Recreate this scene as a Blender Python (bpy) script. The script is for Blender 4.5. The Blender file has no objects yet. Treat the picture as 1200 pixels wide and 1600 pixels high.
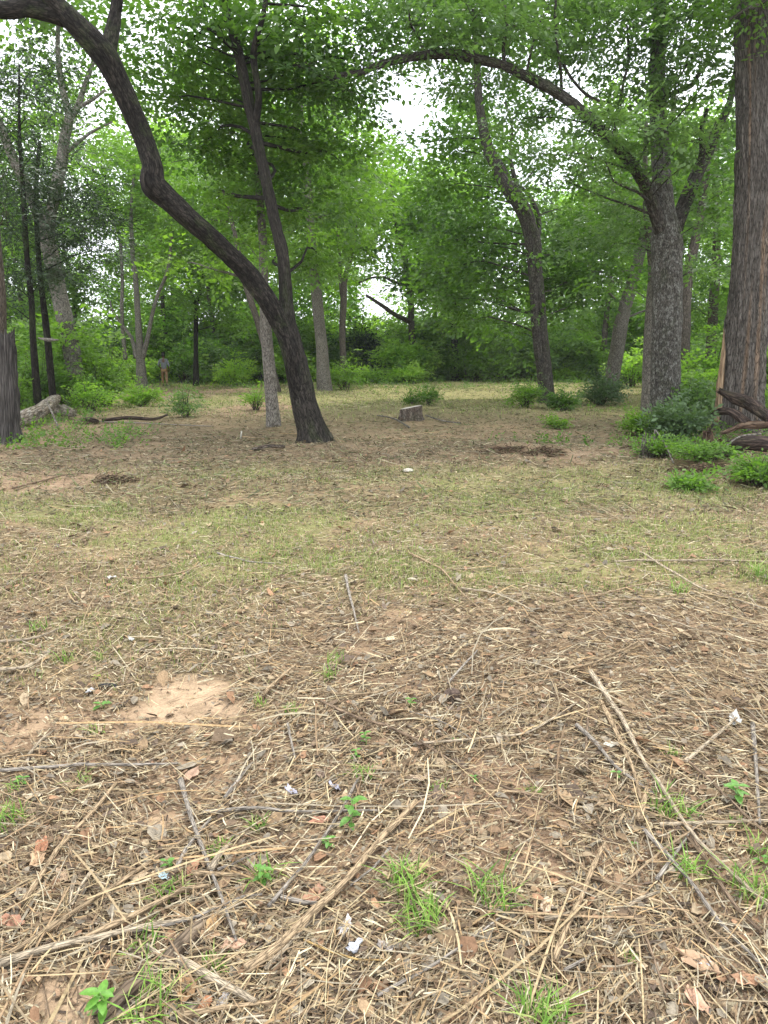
import bpy, bmesh, math, random
import numpy as np
from mathutils import Vector, Matrix

# ------------------------------------------------------------------ camera, world, sun, exposure
S = bpy.context.scene
COL = S.collection
random.seed(7)
RNG = np.random.default_rng(11)
F, CX, CY, CAMZ, PITCH = 1067.0, 600.0, 800.0, 1.5, math.radians(12.7)

cam_d = bpy.data.cameras.new('camera')
cam_d.sensor_fit = 'VERTICAL'; cam_d.sensor_height = 36.0; cam_d.lens = 24.0
cam_d.clip_start = 0.05; cam_d.clip_end = 3000
cam = bpy.data.objects.new('camera', cam_d); COL.objects.link(cam)
cam.location = (0, 0, CAMZ); cam.rotation_euler = (math.radians(90) - PITCH, 0, 0)
S.camera = cam

SUN_EL, SUN_ROT = math.radians(66), math.radians(25)
w = bpy.data.worlds.new("World"); S.world = w; w.use_nodes = True
nt = w.node_tree; nt.nodes.clear()
sky = nt.nodes.new('ShaderNodeTexSky'); sky.sky_type = 'NISHITA'; sky.sun_disc = False
sky.sun_elevation = SUN_EL; sky.sun_rotation = SUN_ROT; sky.air_density = 1.2; sky.dust_density = 3.0
tc = nt.nodes.new('ShaderNodeTexCoord')
ns = nt.nodes.new('ShaderNodeTexNoise'); ns.inputs['Scale'].default_value = 2.2; ns.inputs['Detail'].default_value = 6
cr = nt.nodes.new('ShaderNodeValToRGB')
cr.color_ramp.elements[0].position = 0.36; cr.color_ramp.elements[0].color = (.62, .62, .62, 1)
cr.color_ramp.elements[1].position = 0.56; cr.color_ramp.elements[1].color = (1, 1, 1, 1)
mx = nt.nodes.new('ShaderNodeMix'); mx.data_type = 'RGBA'
mx.inputs['B'].default_value = (10.2, 10.5, 11.2, 1)
bg = nt.nodes.new('ShaderNodeBackground'); bg.inputs['Strength'].default_value = 0.13
wo = nt.nodes.new('ShaderNodeOutputWorld')
L = nt.links.new
L(tc.outputs['Generated'], ns.inputs['Vector']); L(ns.outputs['Fac'], cr.inputs['Fac'])
L(cr.outputs['Color'], mx.inputs['Factor']); L(sky.outputs['Color'], mx.inputs['A'])
L(mx.outputs['Result'], bg.inputs['Color']); L(bg.outputs['Background'], wo.inputs['Surface'])

sd = bpy.data.lights.new('sun', 'SUN'); sd.energy = 1.5; sd.angle = math.radians(14); sd.color = (1, .96, .88)
sun = bpy.data.objects.new('sun', sd); COL.objects.link(sun)
sdir = Vector((math.sin(SUN_ROT) * math.cos(SUN_EL), math.cos(SUN_ROT) * math.cos(SUN_EL), math.sin(SUN_EL)))
sun.rotation_euler = sdir.to_track_quat('Z', 'Y').to_euler()
S.view_settings.view_transform = 'Standard'; S.view_settings.look = 'None'
S.view_settings.gamma = 1; S.view_settings.use_curve_mapping = False
S.view_settings.exposure = 1.1

# ------------------------------------------------------------------ numpy noise
def _hash(ix, iy, iz):
    h = (ix * 374761393 + iy * 668265263 + iz * 2147483647 + 1013904223) & 0xFFFFFFFF
    h = ((h ^ (h >> 13)) * 1274126177) & 0xFFFFFFFF
    h = ((h ^ (h >> 16)) * 2246822519) & 0xFFFFFFFF
    return ((h ^ (h >> 15)) & 0xFFFFFF) / float(0xFFFFFF)

def vn(x, y, z=None):
    x = np.asarray(x, float); y = np.asarray(y, float)
    ix = np.floor(x).astype(np.int64); iy = np.floor(y).astype(np.int64)
    fx = x - ix; fy = y - iy
    fx = fx * fx * (3 - 2 * fx); fy = fy * fy * (3 - 2 * fy)
    def lay(iz):
        a = _hash(ix, iy, iz); b = _hash(ix + 1, iy, iz); c = _hash(ix, iy + 1, iz); d = _hash(ix + 1, iy + 1, iz)
        return (a * (1 - fx) + b * fx) * (1 - fy) + (c * (1 - fx) + d * fx) * fy
    if z is None: return lay(np.int64(0))
    z = np.asarray(z, float); iz = np.floor(z).astype(np.int64); fz = z - iz; fz = fz * fz * (3 - 2 * fz)
    return lay(iz) * (1 - fz) + lay(iz + 1) * fz

def fbm(x, y, o=3, z=None):
    s = 0; a = .5; t = 0
    for i in range(o):
        s = s + a * vn(x + 17.3 * i, y - 9.1 * i, None if z is None else z + 3.3 * i); t += a
        x = x * 2.03; y = y * 2.03
        if z is not None: z = z * 2.03
        a *= .5
    return s / t

# ------------------------------------------------------------------ pixel of the photograph -> place
def ray(px, py):
    u = (px - CX) / F; v = (CY - py) / F
    return np.array([u, math.cos(PITCH) + math.sin(PITCH) * v, -math.sin(PITCH) + math.cos(PITCH) * v])
def at(px, py, Y):
    r = ray(px, py); return np.array([0, 0, CAMZ]) + r * (Y / r[1])
def flat(px, py):
    r = ray(px, py); t = -CAMZ / min(r[2], -.004); return np.array([0, 0, CAMZ]) + r * t
def wpx(wd, Y, py=560):            # width in photo pixels -> metres at depth Y
    return wd * (Y / ray(600, py)[1]) / F

RUT = [flat(-60, 745), flat(30, 795), flat(90, 825), flat(150, 865)]
HEAPS = [(flat(790, 706), .95, .5, .10), (flat(850, 716), .7, .4, .08), (flat(1010, 712), .9, .6, .10),
         (flat(60, 752), 1.6, .5, .06), (flat(1150, 735), 1.3, 1.1, .14), (flat(910, 1085), .25, .3, -.03),
         (flat(705, 1108), .12, .08, -.02), (flat(400, 760), 2.5, .6, .04)] + [(flat(a_, b_), r_, r_, .07) for a_, b_, r_ in ((491, 697, .75), (1038, 662, .8), (1153, 684, 1.0), (855, 634, .8), (428, 668, .45), (641, 660, .5))]
def height(x, y):
    x = np.asarray(x, float); y = np.asarray(y, float)
    far = np.clip((np.abs(y) - 3) / 25, 0, 1)
    h = (fbm(x * .3 + 5, y * .3, 2) - .5) * (.06 + .25 * far)
    h = h + (fbm(x * 1.6, y * 1.6, 3) - .5) * .06 + (fbm(x * 7, y * 7 + 3, 3) - .5) * .022
    for c, rx, ry, a in HEAPS:
        q = ((x - c[0]) / rx) ** 2 + ((y - c[1]) / ry) ** 2
        h = h + a * np.exp(-q) * (.6 + .8 * vn(x * 5, y * 5))
    for a, b in zip(RUT[:-1], RUT[1:]):
        d = b[:2] - a[:2]; t = np.clip(((x - a[0]) * d[0] + (y - a[1]) * d[1]) / (d @ d), 0, 1)
        q = np.hypot(x - a[0] - t * d[0], y - a[1] - t * d[1])
        h = h - .05 * np.exp(-(q / .16) ** 2) * .6 + .015 * np.exp(-((q - .35) / .15) ** 2)
    return h
def ground(px, py, dz=0.0):
    p = flat(px, py); r = ray(px, py)
    for _ in range(4):
        z = float(height(p[0], p[1])); t = (z - CAMZ) / min(r[2], -.004); p = np.array([0, 0, CAMZ]) + r * t
    p[2] = float(height(p[0], p[1])) + dz
    return p

# ------------------------------------------------------------------ object helpers
def tag(o, label=None, cat=None, group=None, kind=None):
    if label: o['label'] = label
    if cat: o['category'] = cat
    if group: o['group'] = group
    if kind: o['kind'] = kind
    return o
def empty(name, loc, label, cat, group=None):
    o = bpy.data.objects.new(name, None); COL.objects.link(o); o.location = tuple(float(v) for v in loc)
    o.empty_display_size = .1
    return tag(o, label, cat, group)
def link(name, me, mat, parent=None):
    if mat: me.materials.append(mat)
    o = bpy.data.objects.new(name, me); COL.objects.link(o)
    if parent:
        o.parent = parent; o.matrix_parent_inverse = Matrix.Translation(-Vector(parent.location))
    return o
def np_mesh(name, V, Q, attrs=None, smooth=False):
    """V (n,3), Q list of (m,k) int arrays"""
    me = bpy.data.meshes.new(name)
    if not isinstance(Q, list): Q = [Q]
    V = np.ascontiguousarray(V, dtype=np.float32)
    me.vertices.add(len(V)); me.vertices.foreach_set('co', V.ravel())
    loops = np.concatenate([q.ravel() for q in Q]).astype(np.int32)
    tot = np.concatenate([np.full(len(q), q.shape[1]) for q in Q])
    st = np.concatenate([[0], np.cumsum(tot)[:-1]]).astype(np.int32)
    me.loops.add(len(loops)); me.loops.foreach_set('vertex_index', loops)
    me.polygons.add(len(tot)); me.polygons.foreach_set('loop_start', st)
    me.update(calc_edges=True)
    if smooth: me.polygons.foreach_set('use_smooth', np.ones(len(tot), dtype=bool))
    for k, a in (attrs or {}).items():
        a = np.ascontiguousarray(a, dtype=np.float32)
        if a.ndim == 1:
            t = me.attributes.new(k, 'FLOAT', 'POINT'); t.data.foreach_set('value', a)
        elif a.shape[1] == 3:
            t = me.attributes.new(k, 'FLOAT_VECTOR', 'POINT'); t.data.foreach_set('vector', a.ravel())
        else:
            t = me.attributes.new(k, 'FLOAT_COLOR', 'POINT'); t.data.foreach_set('color', a.ravel())
    return me

# ------------------------------------------------------------------ materials
def nodes(name):
    m = bpy.data.materials.new(name); m.use_nodes = True; t = m.node_tree
    t.nodes.clear(); out = t.nodes.new('ShaderNodeOutputMaterial')
    return m, t, out
def N(t, ty, **k):
    n = t.nodes.new(ty)
    for a, b in k.items():
        if a in n.inputs: n.inputs[a].default_value = b
        else: setattr(n, a, b)
    return n
def attr(t, name):
    n = t.nodes.new('ShaderNodeAttribute'); n.attribute_name = name; return n
def mixc(t, f, a, b, mode='MIX'):
    n = t.nodes.new('ShaderNodeMix'); n.data_type = 'RGBA'; n.blend_type = mode
    for s, v in (('Factor', f), ('A', a), ('B', b)):
        if hasattr(v, 'is_output') or isinstance(v, bpy.types.NodeSocket): t.links.new(v, n.inputs[s])
        elif s == 'Factor': n.inputs[s].default_value = v
        else: n.inputs[s].default_value = (*v, 1)
    return n.outputs['Result']
def ramp(t, f, stops):
    n = t.nodes.new('ShaderNodeValToRGB'); e = n.color_ramp.elements
    while len(e) < len(stops): e.new(.5)
    for i, (p, c) in enumerate(stops):
        e[i].position = p; e[i].color = (*c, 1) if not isinstance(c, (int, float)) else (c, c, c, 1)
    t.links.new(f, n.inputs['Fac']); return n.outputs['Color']

def leaf_mat(name, dark, light, tr=.45, gloss=.5):
    m, t, out = nodes(name)
    a = attr(t, 'v')
    ns = N(t, 'ShaderNodeTexNoise', Scale=.55, Detail=2.0)
    g = N(t, 'ShaderNodeNewGeometry'); t.links.new(g.outputs['Position'], ns.inputs['Vector'])
    ad = N(t, 'ShaderNodeMath', operation='ADD'); t.links.new(a.outputs['Fac'], ad.inputs[0])
    mu = N(t, 'ShaderNodeMath', operation='MULTIPLY_ADD'); t.links.new(ns.outputs['Fac'], mu.inputs[0])
    mu.inputs[1].default_value = 1.2; mu.inputs[2].default_value = -.6; t.links.new(mu.outputs[0], ad.inputs[1])
    c = ramp(t, ad.outputs[0], [(0, dark), (.5, tuple((x + y) / 2 for x, y in zip(dark, light))), (1, light)])
    p = N(t, 'ShaderNodeBsdfPrincipled', Roughness=gloss); p.inputs['Specular IOR Level'].default_value = .35
    t.links.new(c, p.inputs['Base Color'])
    tl = N(t, 'ShaderNodeBsdfTranslucent')
    c2 = mixc(t, 1.0, c, (1.2, 1.45, .5), 'MULTIPLY'); t.links.new(c2, tl.inputs['Color'])
    ms = N(t, 'ShaderNodeMixShader'); ms.inputs[0].default_value = tr
    t.links.new(p.outputs[0], ms.inputs[1]); t.links.new(tl.outputs[0], ms.inputs[2]); t.links.new(ms.outputs[0], out.inputs[0])
    return m

def bark_mat(name, dark, mid, light, su=(9, 9, 1.6), bump=.5, lichen=0.0, moss=0.0, streak=None):
    m, t, out = nodes(name)
    a = attr(t, 'bark')
    mp = N(t, 'ShaderNodeMapping'); mp.inputs['Scale'].default_value = su; t.links.new(a.outputs['Vector'], mp.inputs['Vector'])
    n1 = N(t, 'ShaderNodeTexNoise', Scale=3.0, Detail=7.0, Roughness=.65, Distortion=.4); t.links.new(mp.outputs[0], n1.inputs['Vector'])
    n2 = N(t, 'ShaderNodeTexNoise', Scale=.9, Detail=4.0); t.links.new(a.outputs['Vector'], n2.inputs['Vector'])
    vm = N(t, 'ShaderNodeVectorMath', operation='MULTIPLY_ADD'); t.links.new(n1.outputs['Color'], vm.inputs[0]); vm.inputs[1].default_value = (.25, .25, .25); t.links.new(mp.outputs[0], vm.inputs[2])
    vo = N(t, 'ShaderNodeTexVoronoi', Scale=4.0, feature='DISTANCE_TO_EDGE'); t.links.new(vm.outputs[0], vo.inputs['Vector'])
    c = ramp(t, n1.outputs['Fac'], [(.3, dark), (.5, mid), (.68, light)])
    c = mixc(t, ramp(t, n2.outputs['Fac'], [(.35, 0.0), (.65, .55)]), c, mixc(t, .6, c, dark))
    if lichen:
        n3 = N(t, 'ShaderNodeTexNoise', Scale=9.0, Detail=7.0, Roughness=.8); t.links.new(a.outputs['Vector'], n3.inputs['Vector'])
        c = mixc(t, ramp(t, n3.outputs['Fac'], [(.5, 0.0), (.6, lichen)]), c, (.42, .43, .38))
    if moss:
        n4 = N(t, 'ShaderNodeTexNoise', Scale=2.0, Detail=5.0, Roughness=.7); t.links.new(a.outputs['Vector'], n4.inputs['Vector'])
        c = mixc(t, ramp(t, n4.outputs['Fac'], [(.52, 0.0), (.66, moss)]), c, (.07, .10, .03))
    if streak:
        mp2 = N(t, 'ShaderNodeMapping'); mp2.inputs['Scale'].default_value = (2.6, 2.6, .10); t.links.new(a.outputs['Vector'], mp2.inputs['Vector'])
        n5 = N(t, 'ShaderNodeTexNoise', Scale=1.6, Detail=2.0); t.links.new(mp2.outputs[0], n5.inputs['Vector'])
        c = mixc(t, ramp(t, n5.outputs['Fac'], [(.58, 0.0), (.68, .5)]), c, mixc(t, ramp(t, n1.outputs['Fac'], [(.35, 0.0), (.6, 1.0)]), tuple(x * .45 for x in streak), streak))
    c = mixc(t, 1.0, c, ramp(t, vo.outputs['Distance'], [(0.0, .28), (.16, 1.0)]), 'MULTIPLY')
    p = N(t, 'ShaderNodeBsdfPrincipled', Roughness=.95); p.inputs['Specular IOR Level'].default_value = .15
    t.links.new(c, p.inputs['Base Color'])
    hs = N(t, 'ShaderNodeMath', operation='MULTIPLY_ADD'); t.links.new(vo.outputs['Distance'], hs.inputs[0]); hs.inputs[1].default_value = .6
    t.links.new(n1.outputs['Fac'], hs.inputs[2])
    b = N(t, 'ShaderNodeBump', Strength=bump, Distance=.03); t.links.new(hs.outputs[0], b.inputs['Height'])
    t.links.new(b.outputs[0], p.inputs['Normal']); t.links.new(p.outputs[0], out.inputs[0])
    return m

def col_mat(name, rough=.9, tr=0.0, spec=.2, var=.5, scale=60):
    m, t, out = nodes(name)
    a = attr(t, 'Col'); g = N(t, 'ShaderNodeNewGeometry')
    ns = N(t, 'ShaderNodeTexNoise', Scale=float(scale), Detail=4.0, Roughness=.7); t.links.new(g.outputs['Position'], ns.inputs['Vector'])
    c = mixc(t, 1.0, a.outputs['Color'], ramp(t, ns.outputs['Fac'], [(.3, 1 - var), (.7, 1 + var)]), 'MULTIPLY')
    p = N(t, 'ShaderNodeBsdfPrincipled', Roughness=rough); p.inputs['Specular IOR Level'].default_value = spec
    t.links.new(c, p.inputs['Base Color'])
    if tr:
        tl = N(t, 'ShaderNodeBsdfTranslucent'); t.links.new(c, tl.inputs['Color'])
        ms = N(t, 'ShaderNodeMixShader'); ms.inputs[0].default_value = tr
        t.links.new(p.outputs[0], ms.inputs[1]); t.links.new(tl.outputs[0], ms.inputs[2]); t.links.new(ms.outputs[0], out.inputs[0])
    else: t.links.new(p.outputs[0], out.inputs[0])
    return m

def plain(name, c, rough=.8, var=.35, scale=25.0, bump=0.0, spec=.3):
    m, t, out = nodes(name)
    tcn = N(t, 'ShaderNodeTexCoord')
    ns = N(t, 'ShaderNodeTexNoise', Scale=float(scale), Detail=5.0, Roughness=.65); t.links.new(tcn.outputs['Object'], ns.inputs['Vector'])
    cc = ramp(t, ns.outputs['Fac'], [(.3, tuple(x * (1 - var) for x in c)), (.7, tuple(min(1, x * (1 + var)) for x in c))])
    p = N(t, 'ShaderNodeBsdfPrincipled', Roughness=rough); p.inputs['Specular IOR Level'].default_value = spec
    t.links.new(cc, p.inputs['Base Color'])
    if bump:
        b = N(t, 'ShaderNodeBump', Strength=bump, Distance=.01); t.links.new(ns.outputs['Fac'], b.inputs['Height']); t.links.new(b.outputs[0], p.inputs['Normal'])
    t.links.new(p.outputs[0], out.inputs[0]); return m

M = dict(
    elm=leaf_mat('leaf_elm', (.064, .132, .024), (.225, .355, .065), .54),
    oak=leaf_mat('leaf_oak', (.064, .125, .04), (.205, .31, .12), .5),
    dark=leaf_mat('leaf_dark', (.05, .11, .022), (.175, .295, .06), .5),
    bright=leaf_mat('leaf_bright', (.115, .24, .04), (.36, .50, .10), .58),
    cedar=leaf_mat('leaf_cedar', (.02, .04, .018), (.06, .10, .035), .2),
    grey=leaf_mat('leaf_bluish', (.05, .09, .04), (.14, .21, .10), .35),
    b_dark=bark_mat('bark_dark', (.007, .006, .005), (.024, .021, .0175), (.066, .056, .046), (6, 6, 2.2), .7, .0, .35),  # darkened further so the leaning tree reads as a silhouette
    b_two=bark_mat('bark_brown_grey', (.04, .03, .023), (.125, .098, .075), (.24, .20, .16), (6, 6, 2.0), .8, .12, .2),
    b_base=bark_mat('bark_dark_brown', (.010, .009, .0075), (.040, .035, .029), (.105, .092, .076), (6, 6, 2.2), .8, .0, .3),
    b_grey=bark_mat('bark_grey', (.07, .06, .05), (.19, .17, .14), (.29, .265, .23), (6, 6, 3), .5, .2, .1),
    b_oak=bark_mat('bark_oak', (.03, .027, .023), (.105, .095, .08), (.23, .215, .185), (6, 6, 3), .9, .5, .2),
    b_cedar=bark_mat('bark_furrowed', (.028, .024, .02), (.12, .104, .088), (.25, .225, .195), (7, 7, 1.5), 1.0, .1, .0, (.34, .22, .13)),
    b_mid=bark_mat('bark_grey_brown', (.018, .015, .012), (.062, .053, .043), (.14, .125, .105), (6, 6, 2.4), .8, .15, .35),
    b_far=bark_mat('bark_far', (.05, .042, .034), (.12, .10, .08), (.22, .19, .155), (6, 6, 2), .4),
    b_char=bark_mat('bark_charred', (.025, .023, .021), (.10, .09, .082), (.23, .21, .19), (9, 9, .6), 1.0),
    twig=plain('twig', (.10, .08, .06), .9),
    litter=col_mat('dry_litter', .9, .12, .15, .35, 90),
    green=col_mat('grass_blades', .6, .4, .3, .2, 40),
    soil=None)

# ground material
m, t, out = nodes('forest_soil')
a = attr(t, 'Col'); g = N(t, 'ShaderNodeNewGeometry')
n1 = N(t, 'ShaderNodeTexNoise', Scale=9.0, Detail=9.0, Roughness=.7); t.links.new(g.outputs['Position'], n1.inputs['Vector'])
n2 = N(t, 'ShaderNodeTexNoise', Scale=120.0, Detail=4.0, Roughness=.7); t.links.new(g.outputs['Position'], n2.inputs['Vector'])
mp = N(t, 'ShaderNodeMapping'); mp.inputs['Scale'].default_value = (4, 14, 6); t.links.new(g.outputs['Position'], mp.inputs['Vector'])
n3 = N(t, 'ShaderNodeTexNoise', Scale=6.0, Detail=7.0, Roughness=.75, Distortion=1.5); t.links.new(mp.outputs[0], n3.inputs['Vector'])
c = mixc(t, 1.0, a.outputs['Color'], ramp(t, n1.outputs['Fac'], [(.3, .65), (.7, 1.35)]), 'MULTIPLY')
c = mixc(t, 1.0, c, ramp(t, n2.outputs['Fac'], [(.3, .75), (.7, 1.2)]), 'MULTIPLY')
ma = N(t, 'ShaderNodeMath', operation='MULTIPLY'); t.links.new(a.outputs['Alpha'], ma.inputs[0])
t.links.new(ramp(t, n3.outputs['Fac'], [(.45, 0.0), (.62, .75)]), ma.inputs[1])
c = mixc(t, ma.outputs[0], c, (.30, .23, .14))
p = N(t, 'ShaderNodeBsdfPrincipled', Roughness=.95); p.inputs['Specular IOR Level'].default_value = .1
t.links.new(c, p.inputs['Base Color'])
b = N(t, 'ShaderNodeBump', Strength=.7, Distance=.02); t.links.new(n1.outputs['Fac'], b.inputs['Height'])
b2 = N(t, 'ShaderNodeBump', Strength=.5, Distance=.004); t.links.new(n2.outputs['Fac'], b2.inputs['Height']); t.links.new(b.outputs[0], b2.inputs['Normal'])
t.links.new(b2.outputs[0], p.inputs['Normal']); t.links.new(p.outputs[0], out.inputs[0])
M['soil'] = m

# ------------------------------------------------------------------ ground
def sstep(x, a, b):
    t = np.clip((x - a) / (b - a), 0, 1); return t * t * (3 - 2 * t)
def patch(x0, y0, x1, y1):          # pixel box on the ground -> world ellipse
    A = flat((x0 + x1) / 2, y0); B = flat((x0 + x1) / 2, y1); Lf = flat(x0, (y0 + y1) / 2); R = flat(x1, (y0 + y1) / 2)
    return ((Lf[0] + R[0]) / 2, (A[1] + B[1]) / 2, abs(R[0] - Lf[0]) / 2, abs(A[1] - B[1]) / 2)
SAND = [patch(160, 1048, 415, 1165), patch(10, 1105, 110, 1145), patch(-30, 1495, 190, 1660), patch(215, 1265, 290, 1298)]
RED = [patch(190, 598, 420, 628), patch(740, 694, 990, 728), patch(-40, 735, 190, 780), patch(700, 1180, 900, 1420), patch(320, 625, 460, 660), patch(980, 1450, 1220, 1600)]
def emask(L_, x, y, rough=.55, soft=.35):
    n = fbm(x * 3.1 + 9, y * 3.1 + 2, 4) + .35 * (fbm(x * 14, y * 14, 2) - .5)
    r = np.zeros_like(x)
    for cx, cy, rx, ry in L_:
        q = np.sqrt(((x - cx) / rx) ** 2 + ((y - cy) / ry) ** 2) + (n - .5) * 2 * rough
        r = np.maximum(r, 1 - sstep(q, 1 - soft, 1 + soft * .3))
    return r
def green_mask(x, y):               # where thin grass grows
    band = sstep(y, 3.6, 5.2) * (1 - sstep(y, 8.2, 10.5))
    far = sstep(y, 14, 22) * (1 - sstep(y, 60, 70))
    n = fbm(x * .9 + 31, y * .9 + 7, 4)
    leftn = sstep(-x, .2, 1.4) * sstep(y, 2.6, 3.6) * (1 - sstep(y, 4.5, 6)) * .5
    return np.clip(np.maximum(band * (.25 + .75 * sstep(n, .40, .58)), np.maximum(far * .9, leftn * sstep(n, .45, .6))), 0, 1)

rows = [-30, -12, -6, -3, -1.5, -.7, -.2, .15, .35]
y = .5
while y < 320: rows.append(y); y *= 1.0165
rows = np.array(rows)
u = np.linspace(-1, 1, 281); s = u + np.sign(u) * (np.clip(np.abs(u) - .93, 0, 1) / .07) ** 2 * 6
GX = s[None, :] * (.64 * np.maximum(rows, 0) + 2.3)[:, None]; GY = np.repeat(rows[:, None], len(u), 1)
GZ = height(GX, GY)
gx, gy = GX.ravel(), GY.ravel()
soil = np.array([.185, .13, .08]); sandc = np.array([.37, .265, .17]); redc = np.array([.25, .168, .108]); grs = np.array([.16, .19, .06]); darkc = np.array([.10, .072, .045])
C = np.repeat(soil[None], len(gx), 0)
n = fbm(gx * .8, gy * .8, 3)[:, None]; C = C * (1 - sstep(n, .45, .7) * .5) + darkc * sstep(n, .45, .7) * .5
k = sstep(fbm(gx * 1.7 + 40, gy * 1.7, 3), .56, .70)[:, None]; C = C * (1 - k * .6) + np.array([.30, .20, .125]) * k * .6
k = (green_mask(gx, gy) * .7)[:, None]; C = C * (1 - k) + grs * k
k = (sstep(gy, 17, 30) * (1 - sstep(gy, 45, 60)) * .75)[:, None] ; C = C * (1 - k) + np.array([.30, .28, .11]) * k
k = emask(RED, gx, gy)[:, None]; C = C * (1 - k) + redc * k
sm = emask(SAND, gx, gy, 1.1, .6) * .9; k = sm[:, None]; C = C * (1 - k) + sandc * k
kd = (sstep(gy, 9.5, 11.5) * (1 - sstep(gy, 16, 21)) * .38 * (.4 + fbm(gx * .7, gy * .5, 3)))[:, None]; C = C * (1 - kd) + np.array([.10, .085, .05]) * kd  # ground darkened in a band under the trees, standing in for their shade
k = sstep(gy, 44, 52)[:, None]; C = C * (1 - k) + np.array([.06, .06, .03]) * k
cov = np.clip(sstep(gy, 5, 9) * (1 - sstep(gy, 40, 50)) * (1 - k[:, 0]) , 0, 1) * (1 - sm)
nr, nc = GX.shape
idx = np.arange(nr * nc).reshape(nr, nc)
Q = np.stack([idx[:-1, :-1], idx[:-1, 1:], idx[1:, 1:], idx[1:, :-1]], -1).reshape(-1, 4)
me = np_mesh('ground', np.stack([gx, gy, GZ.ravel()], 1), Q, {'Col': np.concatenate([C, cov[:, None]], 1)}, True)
tag(link('ground', me, M['soil']), 'cleared forest floor of reddish brown soil with sandy bare patches', None, None, 'structure')

# ------------------------------------------------------------------ tubes (trunks, limbs, sticks)
def catmull(P, R, step):
    P = np.asarray(P, float); R = np.asarray(R, float)
    A = np.vstack([2 * P[0] - P[1], P, 2 * P[-1] - P[-2]]); out = []; ro = []
    for i in range(len(P) - 1):
        p0, p1, p2, p3 = A[i:i + 4]; n_ = max(1, int(np.linalg.norm(p2 - p1) / step))
        for k in range(n_):
            t = k / n_
            out.append(.5 * ((2 * p1) + (-p0 + p2) * t + (2 * p0 - 5 * p1 + 4 * p2 - p3) * t * t + (-p0 + 3 * p1 - 3 * p2 + p3) * t ** 3))
            ro.append(R[i] * (1 - t) + R[i + 1] * t)
    out.append(P[-1]); ro.append(R[-1])
    return np.array(out), np.array(ro)

class Tubes:
    def __init__(s): s.V = []; s.Q = []; s.T = []; s.B = []; s.n = 0
    def add(s, P, R, sides=6, rough=0.0, furrow=0.0, freq=(5, 2.5), lobes=0.0, cap=True, seed=0.0, jag=0.0):
        P = np.asarray(P, float); R = np.asarray(R, float); n = len(P)
        T = np.gradient(P, axis=0); T /= np.linalg.norm(T, axis=1)[:, None] + 1e-9
        up = np.array([0, 1, 0.]) if abs(T[0][2]) > .7 else np.array([0, 0, 1.])
        Us = np.empty((n, 3)); U = np.cross(up, T[0]); U /= np.linalg.norm(U)
        for i in range(n):
            U = U - T[i] * (U @ T[i]); U /= np.linalg.norm(U) + 1e-9; Us[i] = U
        Ws = np.cross(T, Us)
        a = np.linspace(0, 2 * math.pi, sides, endpoint=False)
        ln = np.concatenate([[0], np.cumsum(np.linalg.norm(np.diff(P, axis=0), axis=1))])
        ca, sa = np.cos(a)[None], np.sin(a)[None]
        bx = ca * R.max() + 0 * ln[:, None]; by = sa * R.max() + 0 * ln[:, None]; bz = ln[:, None] + 0 * ca
        rr = np.repeat(R[:, None], sides, 1)
        if rough: rr = rr * (1 + rough * (fbm(bx * 2.2 + seed, by * 2.2 + 7, 3, bz * 1.1) - .5) * 2)
        if furrow:
            fr = fbm(bx * freq[0] * 3 + seed * 3, by * freq[0] * 3, 3, bz * freq[1])
            rr = rr + furrow * (1 - np.abs(fr - .5) * 5).clip(-1, 1) * -1
        if lobes:
            k = np.exp(-ln / .5)[:, None]; rr = rr * (1 + lobes * k * (np.cos(5 * a + seed) * .5 + np.cos(3 * a + 1.3 + seed) * .5)[None])
        V = P[:, None] + Us[:, None] * (ca * rr)[..., None] + Ws[:, None] * (sa * rr)[..., None]
        if jag:
            jj = np.abs(vn(np.arange(sides) * .9 + seed, np.zeros(sides)) - .3) * jag
            V[-1] = V[-1] + T[-1] * jj[:, None]
        s.V.append(V.reshape(-1, 3)); s.B.append(np.stack([bx + seed, by, bz], -1).reshape(-1, 3))
        i = np.arange(n * sides).reshape(n, sides) + s.n; j = np.roll(i, -1, 1)
        s.Q.append(np.stack([i[:-1], j[:-1], j[1:], i[1:]], -1).reshape(-1, 4)); s.n += n * sides
        if cap:
            for e, r_ in ((0, i[0]), (-1, i[-1])):
                s.V.append((P[e] + (T[-1] * -.5 * jag if (jag and e) else 0))[None]); s.B.append(np.array([[seed, 0, ln[e]]]))
                rr2 = np.roll(r_, -1); c = np.full(sides, s.n); s.n += 1
                s.T.append(np.stack([c, rr2, r_] if e == 0 else [c, r_, rr2], -1))
    def mesh(s, name, smooth=True):
        Q = [np.vstack(s.Q)] + ([np.vstack(s.T)] if s.T else [])
        return np_mesh(name, np.vstack(s.V), Q, {'bark': np.vstack(s.B)}, smooth)

# ------------------------------------------------------------------ foliage
def spray_template(nl, Ls, lf, asp, seed, droop=.12, spread=1.0, curl=.25):
    r = np.random.default_rng(seed); V = []
    for i in range(nl):
        t = (i + 1) / nl; side = 1 if i % 2 else -1
        sub = r.random() * .45 * (1 - t * .6) * Ls * spread
        base = np.array([t * Ls * .95, side * sub, -droop * t * t * Ls + r.normal(0, .04) * Ls])
        an = side * r.uniform(.4, 1.2) if i < nl - 1 else 0
        d = np.array([math.cos(an), math.sin(an), r.normal(-.15, .3)]); d /= np.linalg.norm(d)
        sd_ = np.cross(d, [0, 0, 1]); sd_ /= np.linalg.norm(sd_); sd_ = sd_ + np.array([0, 0, r.normal(0, .35)])
        l = lf * r.uniform(.7, 1.25); wd = l * asp
        nrm = np.cross(sd_, d)
        V.append([base, base + d * l * .45 + sd_ * wd * .5 + nrm * curl * wd * .3, base + d * l, base + d * l * .45 - sd_ * wd * .5 + nrm * curl * wd * .3])
    return np.array(V)
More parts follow.
